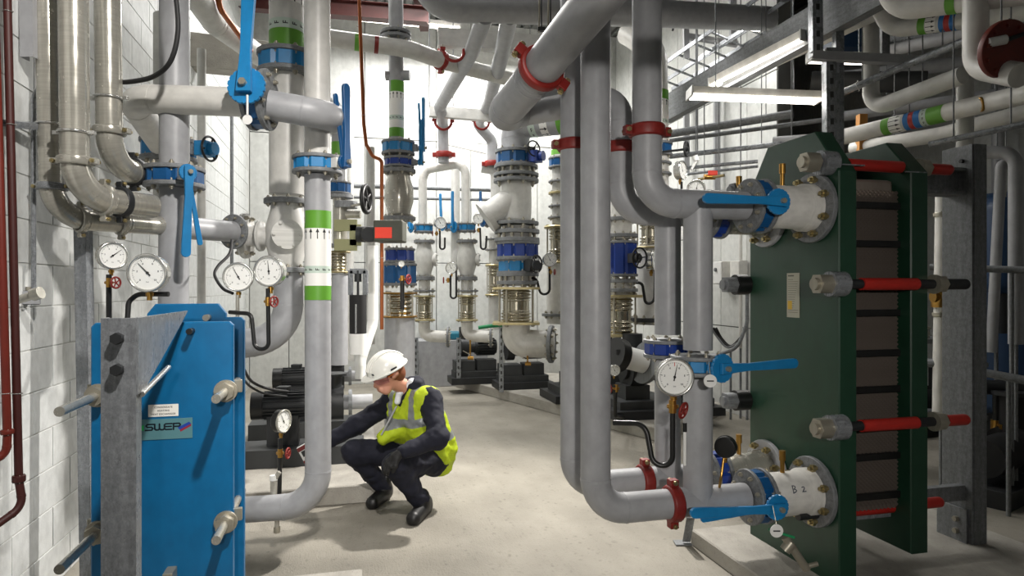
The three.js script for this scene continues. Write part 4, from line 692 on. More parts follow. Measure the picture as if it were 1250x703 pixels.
valve('navy valve between strainer and the blue valve behind the actuator', P(488, 312, 6.5), UP, v3(1, 0, 0.5), { R: 0.15, t: 0.1, blue: M.blueNavy });
bellows('bellows with brass coloured end plates behind the worker helmet', P(488, 372, 6.5), 0.13, 0.23, { n: 5, full: true, plateMat: M.brass });
pipe('wide dull grey pipe below the brass plated bellows', [[488, 386, 6.5], [488, 520, 6.5]], 0.15, M.greyPaint, {});
gauge('small gauge stem with red cock in front of the brass plated bellows', P(490, 322, 5.9), v3(0.4, 0, 0.9), 0.03, { siphon: [[491, 340, 5.9], [491, 378, 5.9]], sr: 0.02, cock: [491, 341, 5.9], cs: 0.02 });
// ---------- pump risers at the back
pipe('white pipe arching over between two pump risers', [[516, 276, 9.4], [516, 218, 9.4], [520, 207, 9.4], [560, 200, 9.3], [568.5, 208, 9.3], [568.5, 274, 9.3]], 0.062, M.whitePaint, { bend: 0.16 });
function riserValve(label, x, y, z, R, o = {}) { return valve(label, P(x, y, z), UP, o.out || v3(-0.8, 0, 0.6), { R, t: R * 0.55, blue: M.blue, ...o }); }
riserValve('blue lever valve under the outer leg of the arched pipe', 517, 279, 9.4, 0.14, { lever: { a: HP * 0.2, L: 0.45, w: 0.05, plate: 0.07, split: 0.1 } });
riserValve('blue lever valve under the inner leg of the arched pipe', 569, 278, 9.3, 0.14, { lever: { a: 0, L: 0.5, w: 0.05, plate: 0.08, split: 0.1 } });
pipe('pale pipe standing between the legs of the arched pipe', [[556, 205, 10.2], [556, 270, 10.2], [556, 330, 10.2]], 0.07, M.ductWhite, {});
riserValve('blue lever valve on the pale pipe between the arch legs', 553, 277, 10.1, 0.13, { lever: { a: 0.05, L: 0.5, w: 0.05, plate: 0.07, split: 0.08 } });
pipe('pale pipe bending down beside the big strainer', [[588, 205, 9.9], [605, 207, 9.9], [605, 275, 9.9]], 0.075, M.ductWhite, { bend: 0.2 });
riserValve('dark blue lever valve on the pipe beside the big strainer', 602, 272, 9.8, 0.13, { blue: M.blueDeep, leverMat: M.blueDeep, lever: { a: 0.06, L: 0.46, w: 0.05, plate: 0.07, split: 0.12 } });
for (const [x, z, l, gx] of [[518, 9.4, 'under the outer arch leg', 547], [570, 9.3, 'under the inner arch leg', 599]]) {
  strainer('cast strainer with capped side ' + l, P(x, 317, z), UP, 0.1, 0.55, { R: 0.15, bonnet: 0.9, mat: M.ductWhite, bulge: 1.4, out: v3(0.6, 0, 0.8) });
  pipe('short flanged spool piece ' + l, [[x, 337, z], [x, 358, z]], 0.085, M.whitePaint, { flanges: [[[x, 341, z], UP, 0.15, 0.025], [[x, 355, z], UP, 0.16, 0.025]] });
  bellows('tied steel bellows ' + l, P(x, 376, z), 0.115, 0.34, { n: 10 });
  pipe('white elbow bolted to the pump ' + l, [[x, 393, z], [x, 409.5, z], [gx + 2, 411.5, z]], 0.085, M.whitePaint, { bend: 0.17, flanges: [[[gx, 411.3, z], Xp, 0.15, 0.03]] });
}
gauge('small gauge with a looped siphon between the arch legs', P(551, 327, 9.2), v3(-0.3, 0, 1), 0.085, { siphon: [[550, 336, 9.2], [550, 364, 9.2], [557, 364, 9.2], [557, 330, 9.2]], sr: 0.014, cock: [547, 342, 9.2], cs: 0.02, cockDir: v3(-1, 0, 0.2) });
gauge('gauge on the outer arch side with hooked siphon', P(537, 272, 9.4), v3(0.5, 0, 0.8), 0.09, { siphon: [[537, 282, 9.4], [537, 304, 9.4], [543, 304, 9.4], [543, 290, 9.4]], sr: 0.014, cock: [533, 285, 9.4], cs: 0.018, cockDir: v3(-1, 0, 0.2) });
gauge('white gauge right of the inner arch leg with hooked siphon', P(584, 267, 9.3), v3(-0.1, 0, 1), 0.075, { siphon: [[586, 278, 9.3], [587, 304, 9.3], [593, 304, 9.3], [594, 288, 9.3]], sr: 0.014, cock: [584, 281, 9.3], cs: 0.018, cockDir: v3(-1, 0, 0.2) });
bellows('narrow tied bellows on the rear riser by the big strainer', P(603, 342, 10.2), 0.1, 0.46, { n: 10 });
pipe('rear pale riser below the narrow tied bellows', [[603, 285, 10.2], [603, 325, 10.2]], 0.08, M.ductWhite, { flanges: [[[603, 292, 10.2], UP, 0.14], [[603, 305, 10.2], UP, 0.14]] });
pipe('pale pipe dropping from the narrow tied bellows to the pump', [[603, 361, 10.2], [603, 402, 10.2]], 0.085, M.ductWhite, {});
// big riser
pipe('big labelled grey pipe bending down onto the handwheel valve', [[730, 141, 8.2], [629, 152, 8.7], [629, 188, 8.7]], 0.19, M.greyPaint, { bend: 0.34, seg: 28, bandsX: [[684, 692, M.bandGreen], [664, 673, G_UP], [650, 658, G_F]] });
valve('blue valve with a black handwheel on top of the big strainer', P(629, 194, 8.7), UP, v3(0.85, 0, 0.5), { R: 0.27, t: 0.14, blue: M.blueDeep, neck: 0.06, wheel: { r: 0.1, face: v3(-0.4, 0.1, 1), off: [-0.08, 0.09, 0.02], box: M.blueNavy } });
pipe('short flanged spool between handwheel valve and the big strainer', [[630, 202, 8.7], [630, 220, 8.7]], 0.19, M.ductWhite, { flanges: [[[630, 204, 8.7], UP, 0.29, 0.04, 12], [[630, 214, 8.7], UP, 0.3, 0.04, 12]] });
strainer('big pale Y strainer with its basket leg slanting down', P(630, 247, 8.7), UP, 0.2, 0.6, { leg: true, mat: M.ductWhite, R: 0.3, bulge: 1.02 });
pipe('wide double flange spool under the big strainer', [[631, 276, 8.7], [631, 297, 8.7]], 0.2, M.ductWhite, { flanges: [[[631, 283, 8.7], UP, 0.3, 0.05, 12], [[631, 293, 8.7], UP, 0.3, 0.05, 12]] });
valve('royal blue valve below the wide double flange spool', P(632, 306, 8.7), UP, v3(0.4, 0, 0.9), { R: 0.29, t: 0.16, blue: M.blueNavy, n: 10 });
valve('bright blue valve with black handwheel above the large bellows', P(632, 325, 8.7), UP, v3(0.6, 0, 0.8), { R: 0.27, t: 0.13, blue: M.blue, neck: 0.05, wheel: { r: 0.11, face: v3(0.2, 0, 1), off: [0.0, 0.02, 0.1], box: M.motor } });
pipe('wide flanged spool resting on the large bellows plate', [[632, 330, 8.7], [632, 349, 8.7]], 0.2, M.ductWhite, { flanges: [[[632, 335, 8.7], UP, 0.28, 0.05, 12], [[632, 345, 8.7], UP, 0.28, 0.05, 12]] });
bellows('large corrugated bellows between square gold coloured plates', P(630, 373, 8.7), 0.21, 0.46, { n: 11, square: true });
pipe('large white elbow bolted to the pump under the large bellows', [[630, 394, 8.7], [630, 419, 8.7], [676, 420, 8.7]], 0.185, M.whitePaint, { bend: 0.3, seg: 28, flanges: [[[673, 420, 8.7], v3(1, 0, 0.25), 0.25, 0.05, 10]] });
gauge('gauge with a looped siphon beside the large bellows', P(671, 317, 8.6), v3(0.3, 0, 1), 0.095, { siphon: [[671, 328, 8.6], [671, 358, 8.6], [660, 360, 8.6], [655, 340, 8.6], [645, 338, 8.6]], sr: 0.016, sb: 0.08, cock: [672, 332, 8.6], cs: 0.018 });
{ const g = thing('label_card', 'white card tag fixed beside the bright blue handwheel valve', 'tag'); obj('card', [box(0.07, 0.19, 0.01, 0.002)], M.tagWhite, g); obj('clip', [mv(box(0.03, 0.03, 0.012, 0.002), 0, 0.1, 0)], M.black, g); g.position.copy(P(654, 324, 8.4)); }
// riser right of it, partly behind the near pipes
pipe('white labelled riser just behind the rear grey near pipe', [[684, 100, 9.3], [684, 195, 9.3]], 0.13, M.ductWhite, { sleeves: [[[684, 190, 9.3], [684, 150, 9.3]]] });
valve('blue valve on the labelled riser behind the near pipes', P(684, 199, 9.3), UP, v3(-1, 0, 0.4), { R: 0.17, t: 0.1, blue: M.blueDeep });
pipe('pale riser continuing under the blue valve behind the near pipes', [[684, 205, 9.3], [684, 275, 9.3]], 0.12, M.ductWhite, { flanges: [[[684, 222, 9.3], UP, 0.17], [[684, 236, 9.3], UP, 0.17, 0.03, 8, M.goldPlate], [[684, 252, 9.3], UP, 0.17], [[684, 266, 9.3], UP, 0.18]] });
bellows('bellows on the riser behind the near pipes', P(684, 299, 9.3), 0.17, 0.5, { n: 12 });
pipe('wide white pipe below the bellows behind the near pipes', [[682, 322, 9.3], [682, 395, 9.3]], 0.17, M.whitePaint, { flanges: [[[682, 384, 9.3], UP, 0.24, 0.04, 10]] });
// risers seen between the near pipes
pipe('pale flanged riser seen between the near grey pipes', [[758, 230, 7.8], [758, 292, 7.8]], 0.13, M.whitePaint, { flanges: [[[758, 268, 7.8], UP, 0.2, 0.04, 10], [[758, 288, 7.8], UP, 0.2, 0.04, 10]] });
valve('royal blue valve with black handwheel between the near pipes', P(758, 316, 7.8), UP, v3(0.5, 0, 0.9), { R: 0.2, t: 0.36, blue: M.blueNavy, neck: 0.06, wheel: { r: 0.115, face: v3(0.1, 0, 1), off: [0, 0, 0.1], box: M.motor } });
pipe('white flanged spool below the royal blue handwheel valve', [[758, 340, 7.8], [758, 360, 7.8]], 0.15, M.whitePaint, { flanges: [[[758, 343, 7.8], UP, 0.2, 0.04, 10], [[758, 354, 7.8], UP, 0.2, 0.04, 10]] });
bellows('corrugated bellows between cream plates, seen between near pipes', P(757, 385, 7.8), 0.16, 0.46, { n: 9, square: true });
{ const g = thing('glandless_pump', 'black capped pump head with a white cylindrical body', 'pump'); obj('white_body', [between(P(757, 434, 7.2), P(786, 442, 7.3), 0.125, 28)], M.tagWhite, g); obj('black_cap', [between(P(749, 432, 7.15), P(758, 434.5, 7.2), 0.185, 32)], M.black, g); obj('cap_badge', [mv(box(0.05, 0.06, 0.004, 0.001), ...P(755, 430, 7.08).toArray())], M.motor, g); obj('pump_flange', [between(P(786, 442, 7.3), P(790, 443, 7.32), 0.24, 28)], M.galvDull, g); rebase(g); }
pipe('pale riser with bellows neck behind the cross pipes', [[794, 300, 8.2], [794, 396, 8.2]], 0.17, M.ductWhite, { flanges: [[[794, 390, 8.2], UP, 0.25, 0.05, 10, M.motor]] });
bellows('upper bellows behind the upper grey elbow', P(796, 285, 8.2), 0.16, 0.36, { n: 9 });
gauge('white gauge half hidden behind the rear cross pipe', P(797, 318, 7.9), v3(0.9, 0, 0.4), 0.13, { siphon: [[800, 330, 7.9], [799, 368, 7.9], [788, 372, 7.9], [784, 345, 7.9], [774, 345, 7.9]], sr: 0.018, sb: 0.1 });
gauge('gauge with red cock low between the near grey pipes', P(750, 452, 6.6), v3(0.2, 0, 1), 0.06, { siphon: [[751, 470, 6.6], [751, 508, 6.6], [764, 510, 7.4]], sr: 0.02, cock: [752, 474, 6.6], cs: 0.022, cockDir: v3(-1, 0, 0.3) });
// pumps on the back plinth
function backPump(label, c, s) {
  const g = thing('pump', label, 'pump');
  obj('volute', [mv(rot(cyl(0.27 * s, 0.2 * s, 28), 0, 0, HP), 0, 0.5, 0), mv(rot(cyl(0.16 * s, 0.5 * s, 24), 0, 0, HP), 0.1, 0.5, 0), mv(cyl(0.13 * s, 0.4 * s, 20), 0, 0.7, 0)], M.motor, g);
  const mo = obj('motor', [mv(rot(cyl(0.2 * s, 0.6 * s, 28), 0, 0, HP), 0.62 * s, 0.5, 0), mv(box(0.2, 0.12, 0.2, 0.01), 0.6 * s, 0.5 + 0.22 * s, 0)], M.motor, g);
  stuff(obj('cooling_fins', Array.from({ length: 20 }, (_, i) => { const a = i / 20 * TAU; return mv(box(0.5 * s, 0.012, 0.04, 0), 0, 0, 0).translate(0, 0, 0.21 * s).rotateX(a).translate(0.62 * s, 0.5, 0); }), M.motor, mo));
  obj('base_frame', [mv(box(1.3 * s, 0.14, 0.6 * s, 0.004), 0.35 * s, 0.07, 0), mv(box(0.3, 0.2, 0.3, 0.004), 0.0, 0.2, 0), mv(box(0.3, 0.22, 0.25, 0.004), 0.62 * s, 0.2, 0)], M.pumpBase, g);
  obj('inertia_block', [mv(box(1.5 * s, 0.1, 0.8 * s, 0.004), 0.35 * s, -0.0, 0)], M.motor, g).position.y = 0;
  g.position.copy(c).setY(0.19); g.rotation.y = ROOM_TURN; return g;
}
backPump('black base mounted pump fed by the large white elbow', P(700, 470, 8.65), 0.9);
backPump('black base mounted pump under the inner arch riser', P(622, 460, 9.6), 0.55);
backPump('black base mounted pump under the outer arch riser', P(566, 455, 10.1), 0.55);
backPump('black base mounted pump behind the large gauge', P(772, 500, 7.6), 0.9);
for (const [x, y0, y1, z, l] of [[612, 398, 478, 9.2, 'perforated strut leg beside the large bellows'], [560, 412, 458, 9.9, 'perforated strut leg under the inner arch bellows'], [508, 412, 452, 10.4, 'perforated strut leg under the outer arch bellows']]) strut(l, [x, y0, z], P(x, y1, z).setY(0.14), 0.06);
{ const m = obj(numbered('hose'), [new THREE.TubeGeometry(new THREE.CatmullRomCurve3(pts([[584, 400, 9.0], [598, 398, 9.0], [610, 397, 9.0], [622, 396, 8.9]])), 20, 0.025, 8)], M.greenHose, scene); tag(m, 'green hose lying across the bellows plates', 'hose'); }
for (const [x, y, z, l] of [[574, 437, 9.2, 'small brass drain cock under the inner arch elbow'], [644, 444, 8.6, 'small brass drain cock under the large white elbow']]) { const g = thing('drain_cock', l, 'valve'); obj('cock_body', [between(P(x - 3, y, z), P(x + 4, y, z), 0.025, 10), between(P(x, y, z), P(x, y - 22, z), 0.012, 8)], M.brass, g); obj('cock_handle', [barBetween(P(x, y - 4, z - 0.05), P(x - 9, y - 9, z - 0.05), 0.02, 0.008)], M.nut, g); rebase(g); }
{ const g = thing('equipment_skid', 'low grey skid cabinet with a teal cover behind the arch risers', 'cabinet'); obj('cabinet_body', [mv(box(1.3, 0.75, 0.5, 0.01), 0, 0.375, 0)], M.greyPaint, g); obj('teal_cover', [mv(box(0.5, 0.12, 0.4, 0.03), 0.0, 0.81, 0)], M.teal, g); g.position.copy(P(545, 440, 10.9)).setY(0); g.rotation.y = ROOM_TURN; }
// ---------- right: sloping channel beam, trays, frames
beam('broad galvanised channel beam sloping down from the ceiling', [806, 136, 7.3], [1092, -30, 4.4], 0.12, 0.26, { mat: M.galvDull, t: 0.012 });
beam('pale trunking running just below the broad sloping beam', [850, 116, 7.0], [1092, 0, 4.7], 0.08, 0.1, { mat: M.ductWhite });
function ladder(label, a, b, w, face) {
  const A = P(...a), B = P(...b), g = thing('cable_ladder', label, 'cable tray'), d = B.clone().sub(A), L = d.length();
  for (const s of [-1, 1]) obj('side_rail', [mv(box(0.012, L, 0.05, 0.001), s * w / 2, 0, 0)], M.galv, g);
  const n = Math.floor(L / 0.25); for (let i = 0; i < n; i++) obj('rung', [mv(box(w, 0.025, 0.015, 0.001), 0, -L / 2 + 0.1 + i * 0.25, 0)], M.galv, g);
  return place(g, A.add(B).multiplyScalar(0.5), d, face);
}
ladder('steel cable ladder rising to the ceiling behind the sloping beam', [812, 88, 8.2], [985, -30, 6.6], 0.3, v3(0.3, 1, 0.3));
ladder('second steel cable ladder lower down behind the sloping beam', [812, 106, 8.6], [940, 28, 7.4], 0.25, v3(0.3, 1, 0.3));
strut('upright hanger strut of the cable ladders near the brown brackets', [837, 20, 7.8], [838, 72, 7.8], 0.06, { mat: M.greyPaint, slots: false });
strut('cross strut carrying the cable ladders', [836, 44, 7.8], [900, 54, 7.8], 0.06, { mat: M.greyPaint, slots: false });
strut('upright hanger strut at the end of the ladder cross strut', [894, -20, 7.8], [895, 54, 7.8], 0.07, { mat: M.greyPaint, slots: false });
for (const [x, y, l] of [[826, 24, 'dark bracket beneath the fat ceiling pipe'], [842, 22, 'second dark bracket beneath the fat ceiling pipe']]) { const g = thing('ceiling_bracket', l, 'bracket'); obj('plate', [box(0.12, 0.05, 0.3, 0.003)], M.motor, g); obj('stud', [mv(cyl(0.012, 0.12, 8), -0.02, -0.07, 0)], M.motor, g); g.position.copy(P(x, y, 7.2)); g.rotation.set(0.2, 0.5, -0.25); }
// pipes and conduits running along the far right
const run = (label, path, r, mat, o = {}) => {
  const g = pipe(label, path, r, mat, { seg: 14, weld: false, ...o }), ps = pts(path);
  for (const k of o.rodsAt || [0.25, 0.8]) { const n = (ps.length - 1) * k, i = Math.floor(n), q = ps[i].clone().lerp(ps[i + 1], n - i).sub(g.position), up = q.y + g.position.y > 1.9; obj(up ? 'hanger_rod' : 'support_post', [between(q, v3(q.x, (up ? HC - 0.01 : 0) - g.position.y, q.z), up ? 0.005 : 0.015, 8)], M.galvDull, g); }
  return g;
};
run('thick silver trunking pipe behind the short white riser', [[815, 164, 7.6], [968, 139, 6.9]], 0.045, M.galvDull, { name: 'conduit' });
run('silver conduit second below the lit batten', [[815, 172, 7.7], [1010, 146, 6.8]], 0.025, M.galvDull, { name: 'conduit' });
run('bright conduit just above the green exchanger top', [[818, 191, 7.4], [960, 175, 6.8]], 0.028, M.galv, { name: 'conduit' });
run('thin conduit over the small gauges by the back wall', [[826, 206, 7.4], [925, 197, 7.0]], 0.02, M.galv, { name: 'conduit' });
run('lowest thin conduit behind the small gauges', [[826, 214, 7.8], [925, 203, 7.2]], 0.016, M.galv, { name: 'conduit' });
run('short yellow pipe behind the small gauges', [[852, 219, 7.2], [884, 214, 7.0]], 0.016, M.boltYellow, { name: 'conduit' });
for (const [x, y0, y1, l] of [[838, 125, 215, 'upright wall strut under the lit batten, by the small gauges'], [875, 120, 250, 'upright wall strut under the lit batten, by the wall box']]) strut(l, [x, y0, x < 850 ? 9.3 : 8.55], [x, y1, x < 850 ? 9.3 : 8.55], 0.07, { slots: false, mat: M.greyPaint });
run('white conduit dropping down the back wall to the switch box', [[904, 215, 8.05], [904, 425, 8.05]], 0.022, M.whitePaint, { name: 'conduit' });
run('white conduit right of the one feeding the switch box', [[912, 350, 7.95], [912, 395, 7.95], [900, 425, 7.95], [880, 432, 8.0]], 0.022, M.galvDull, { name: 'conduit', bend: 0.3 });
{ const g = thing('switch_box', 'cream switch box on the back wall beside the green exchanger', 'box'); obj('enclosure', [box(0.28, 0.36, 0.16, 0.01)], M.whitePaint, g); obj('front_cover', [mv(box(0.26, 0.34, 0.01, 0.004), 0, 0, 0.085)], M.tagWhite, g); obj('switch', [mv(rot(cyl(0.03, 0.03, 12), HP), -0.02, 0.05, 0.1)], M.galvDull, g); obj('gland', [mv(cyl(0.03, 0.06, 10), 0.04, -0.21, 0.03)], M.motor, g); g.position.copy(P(881, 333, 8.4)); g.scale.setScalar(0.8); g.rotation.y = ROOM_TURN - HP; }
{ const g = thing('switch_box', 'second pale box half hidden behind the black tie rod nut', 'box'); obj('enclosure', [box(0.26, 0.3, 0.14, 0.01)], M.ductWhite, g); obj('front_cover', [mv(box(0.24, 0.28, 0.01, 0.004), 0, 0, 0.075)], M.whitePaint, g); g.position.copy(P(902, 330, 8.1)); g.scale.setScalar(0.8); g.rotation.y = ROOM_TURN - HP; }
for (const [k, l] of [[0, 'dark cable hanging in a loop below the switch box'], [1, 'second looped cable below the switch box'], [2, 'third looped cable below the switch box']]) cable(l, [[868 + k * 3, 400, 8.2], [876 + k * 3, 412 + k, 8.2], [888 + k * 2, 424 - k, 8.1], [902 + k, 418 - k * 3, 8.0]], 0.013, k ? M.rubber : M.galvDull);
// labelled short riser
pipe('white riser with green bands bending off the fat ceiling pipe', [[765, 40, 7.2], [800, 62, 6.9], [801, 176, 6.9]], 0.125, M.whitePaint, { bend: 0.28, sleeves: [[[801, 170, 6.9], [801, 112, 6.9]]] });
valve('blue valve at the foot of the green banded white riser', P(801, 183, 6.9), UP, v3(1, 0, 0.2), { R: 0.17, t: 0.09, blue: M.blueDeep });
pipe('white flanged pipe under the green banded riser valve', [[801, 190, 6.9], [801, 268, 6.9]], 0.13, M.whitePaint, { flanges: [[[801, 200, 6.9], UP, 0.16], [[801, 213, 6.9], UP, 0.16]] });
gauge('small white gauge seen edge on beside the green banded riser', P(832, 208, 6.4), v3(0.75, 0, 0.6), 0.095, { siphon: [[832, 222, 6.4], [832, 238, 6.4], [806, 240, 6.85]] });
gauge('small white gauge above the upper grey pipe', P(850, 230, 6.2), v3(0.1, 0, 1), 0.086, { needle: -0.2, siphon: [[850, 243, 6.2], [850, 258, 6.2], [808, 258, 6.8], [800, 258, 6.9]] });
{ const g = thing('handwheel', 'small dark handwheel above the edge-on gauge', 'handwheel'); obj('rim', [torus(0.07, 0.012, 24, 8)], M.motor, g); obj('spokes', [cyl(0.008, 0.14, 8), rot(cyl(0.008, 0.14, 8), 0, 0, HP), rot(cyl(0.02, 0.05, 12), HP)], M.motor, g).name = 'spoke_cross'; obj('spindle', [rot(cyl(0.012, 0.4, 8), HP).translate(0, 0, -0.2)], M.motor, g); g.position.copy(P(838, 182, 6.5)); g.rotation.y = 1.0; }
{ const g = thing('air_vent', 'white angled air vent above the small gauges', 'valve'); obj('vent_body', [between(P(848, 190, 6.6), P(850, 196, 6.6), 0.03, 12), between(P(850, 196, 6.6), P(844, 207, 6.6), 0.014, 8)], M.tagWhite, g); rebase(g); }
{ const g = thing('isolating_cock', 'small cock with a red lever behind the small gauge', 'valve'); obj('cock_body', [rot(cyl(0.03, 0.12, 10), 0, 0, HP)], M.brass, g); obj('red_lever', [mv(box(0.1, 0.05, 0.02, 0.004), 0.03, 0.04, 0.02)], M.signalRed, g); g.position.copy(P(866, 216, 7.1)); }
// strut frame over the green exchanger
strut('tall slotted strut standing above the green exchanger', [1012, 60, 4.9], [1013, 200, 4.9], 0.075, {});
strut('plain strut paired with the tall slotted strut', [1023, 20, 5.0], [1023, 200, 5.0], 0.06, { slots: false });
strut('slotted strut hanging above the cross bar', [995, -30, 4.9], [996, 70, 4.9], 0.075, {});
strut('dark cross bar joining the struts over the green exchanger', [990, 68, 4.85], [1118, 74, 4.85], 0.06, { slots: false, mat: M.greyPaint });
strut('plain upright strut beside the pale vertical pipe', [1079, -20, 5.2], [1079, 72, 5.2], 0.06, { slots: false, mat: M.galvDull });
batten('lit batten mostly hidden behind the dark cross bar', [988, 68, 5.8], [1064, 70, 5.8], 8, { w: 0.12 });
// white service pipes at the upper right
run('pale vertical pipe turning right below the dark cross bar', [[1063, -30, 5.1], [1063, 134, 5.1], [1175, 92, 4.4]], 0.06, M.ductWhite, { bend: 0.14, seg: 20 });
run('white pipe elbow with a wide green band under the ceiling', [[1076, -40, 4.3], [1094, 12, 4.3], [1265, -12, 3.7]], 0.072, M.whitePaint, { bend: 0.17, seg: 20, bandsX: [[1159, 1171, M.bandGreen]] });
run('white pipe with green, blue and red bands under the ceiling', [[1064, -10, 4.8], [1088, 36, 4.8], [1265, 12, 4.1]], 0.062, M.whitePaint, { bend: 0.15, seg: 20, bandsX: [[1124, 1133, M.bandGreen], [1134, 1146, G_UP], [1150, 1156, M.bandBlue], [1156.3, 1163, M.bandRed], [1163.3, 1170, M.bandBlue]] });
run('thick galvanised conduit rising to the right past the cross bar', [[1010, 121, 5.3], [1100, 82, 4.8], [1188, 46, 4.3]], 0.027, M.galv, { name: 'conduit', clips: [[[1048, 104.5, 5.08], P(1100, 82, 4.8).sub(P(1010, 121, 5.3)), UP]] });
run('white service pipe with green and blue bands over the red rods', [[1030, 167, 5.3], [1140, 141, 4.7], [1212, 124, 4.3], [1265, 112, 4.0]], 0.062, M.whitePaint, { seg: 20, flanges: [[[1206, 125.4, 4.33], v3(1, 0.2, 0.3), 0.05, 0.1, 4, M.brass]], bandsX: [[1080, 1089, M.bandGreen], [1089.5, 1104, G_UP], [1107, 1113, M.bandBlue], [1113.3, 1119, M.bandRed], [1119.3, 1127, M.bandBlue], [1128, 1135, G_F], [1136, 1156, M.bandGreen]] });
run('pale vertical pipe ending in an elbow by the red-brown flange', [[1191, -40, 3.9], [1191, 82, 3.9], [1245, 92, 3.6]], 0.068, M.whitePaint, { bend: 0.14, seg: 20 });
run('thin galvanised rail rising to the right above the column', [[1135, 176, 4.4], [1262, 149, 3.9]], 0.02, M.galv, { name: 'conduit' });
run('pale pipe stub dropping behind the banded service pipe', [[1178, 100, 4.7], [1178, 190, 4.7]], 0.055, M.ductWhite, { seg: 18, bands: [[[1160, 148, 4.6], [1160, 150, 4.6], M.bandGreen]].slice(1) });
run('pale pipe rising to the right behind the banded service pipe', [[1040, 182, 5.8], [1150, 164, 5.2], [1265, 134, 4.6]], 0.06, M.ductWhite, { seg: 18 });
run('short pale pipe behind the thick galvanised conduit', [[1085, 62, 5.6], [1185, 40, 5.0]], 0.05, M.greyPaint, { seg: 16 });
{ const g = thing('blank_flange', 'round red-brown bolted flange at the end of a pale pipe', 'flange'); const ax = v3(0.15, -0.25, 0.95).normalize(); const f = obj('flange_disc', [lathe([[0, -0.02], [0.15, -0.02], [0.155, -0.015], [0.155, 0.015], [0.15, 0.02], [0, 0.02]], 40)], M.redOxide, g); for (let i = 0; i < 10; i++) { const a = i / 10 * TAU, b = obj('flange_bolt', [cyl(0.012, 0.07, 6)], M.redOxide, f); b.position.set(Math.cos(a) * 0.125, 0, Math.sin(a) * 0.125); } place(f, v3(0, 0, 0), ax); obj('spindle', [between(v3(-0.07, 0.02, 0.03), v3(0.16, 0.09, 0.1), 0.012, 10)], M.motor, g); obj('white_fitting', [between(v3(-0.12, 0.02, 0.04), v3(-0.03, 0.035, 0.05), 0.026, 14)], M.tagWhite, g); g.position.copy(P(1226, 60, 3.65)); }
for (const [a, b, w, z, l] of [[[1012, 78], [1006, 556], 0.06, 6.2, 'brown timber post behind the tall slotted strut'], [[1052, 140], [1044, 576], 0.07, 5.7, 'second brown timber post standing behind the green exchanger']]) { const m = obj(numbered('timber_post'), [barBetween(P(...a, z), P(...b, z), w, w)], M.wood, scene); tag(m, l, 'timber'); }
{ const g = thing('crate', 'dark blue crate stored up behind the cross bar', 'crate'); obj('crate_body', [box(0.45, 0.3, 0.3, 0.01)], M.bluePanel, g); obj('crate_lid', [mv(box(0.47, 0.04, 0.32, 0.005), 0, 0.17, 0)], M.wood, g); g.position.copy(P(1040, 45, 6.6)); }
run('dark horizontal duct pipe behind the strut frame', [[990, 100, 6.6], [1130, 100, 6.2]], 0.1, M.pumpBase, { seg: 20 });
run('pale duct pipe above the top of the green exchanger', [[945, 172, 6.9], [1035, 166, 6.4]], 0.045, M.greyPaint, { seg: 18 });
// ---------- right edge behind the column
run('white pipe with a brass valve behind the end column', [[1152, 238, 4.9], [1148, 520, 4.9]], 0.055, M.whitePaint, { seg: 20, flanges: [[[1151.5, 262, 4.9], UP, 0.065, 0.03, 4, M.nut], [[1150, 384, 4.9], UP, 0.065, 0.03, 4, M.nut]] });
{ const g = thing('gate_valve', 'brass gate valve on the white pipe behind the end column', 'valve'); obj('valve_body', [cyl(0.06, 0.16, 12), rot(cyl(0.045, 0.14, 12), 0, 0, HP), mv(cyl(0.075, 0.04, 8), 0, 0.06, 0), mv(cyl(0.075, 0.04, 8), 0, -0.06, 0)], M.brass, g); obj('bonnet', [mv(rot(cyl(0.035, 0.12, 10), HP), 0, 0, 0.08)], M.brass, g); g.position.copy(P(1150, 362, 4.9)); }
run('pale pipe loop at the right edge behind the column', [[1195, 186, 5.2], [1240, 186, 5.0], [1240, 420, 5.0]], 0.05, M.greyPaint, { seg: 16, bend: 0.12 });
run('second pale pipe loop inside the first by the column', [[1210, 430, 5.4], [1222, 200, 5.4], [1232, 200, 5.4]], 0.04, M.greyPaint, { seg: 16, bend: 0.1 });
run('horizontal guard rail behind the column at eye height', [[1135, 326, 5.2], [1262, 330, 4.8]], 0.026, M.galvDull, { seg: 12 });
run('lower guard rail running right behind the column', [[1120, 440, 5.0], [1262, 466, 4.5]], 0.03, M.galvDull, { seg: 12 });
for (const [x, y, z, r, h, l] of [[1222, 300, 6.0, 0.14, 0.9, 'slim dark blue cylinder standing behind the pipe loops'], [1236, 470, 6.6, 0.55, 2.2, 'large dark blue tank at the right edge']]) { const g = thing('pressure_vessel', l, 'tank'); obj('shell', [lathe([[0, -h / 2], [r * 0.7, -h / 2 + 0.02], [r, -h / 2 + 0.12], [r, h / 2 - 0.12], [r * 0.7, h / 2 - 0.02], [0, h / 2]], 28)], M.bluePanel, g); obj('top_nozzle', [mv(cyl(0.04, 0.12, 12), 0, h / 2 + 0.04, 0)], M.nut, g); obj('support_leg', [mv(cyl(r * 0.5, 0.4, 12), 0, -h / 2 - 0.15, 0)], M.motor, g); g.position.copy(P(x, y, z)); if (h > 1) g.position.y = 1.45; }
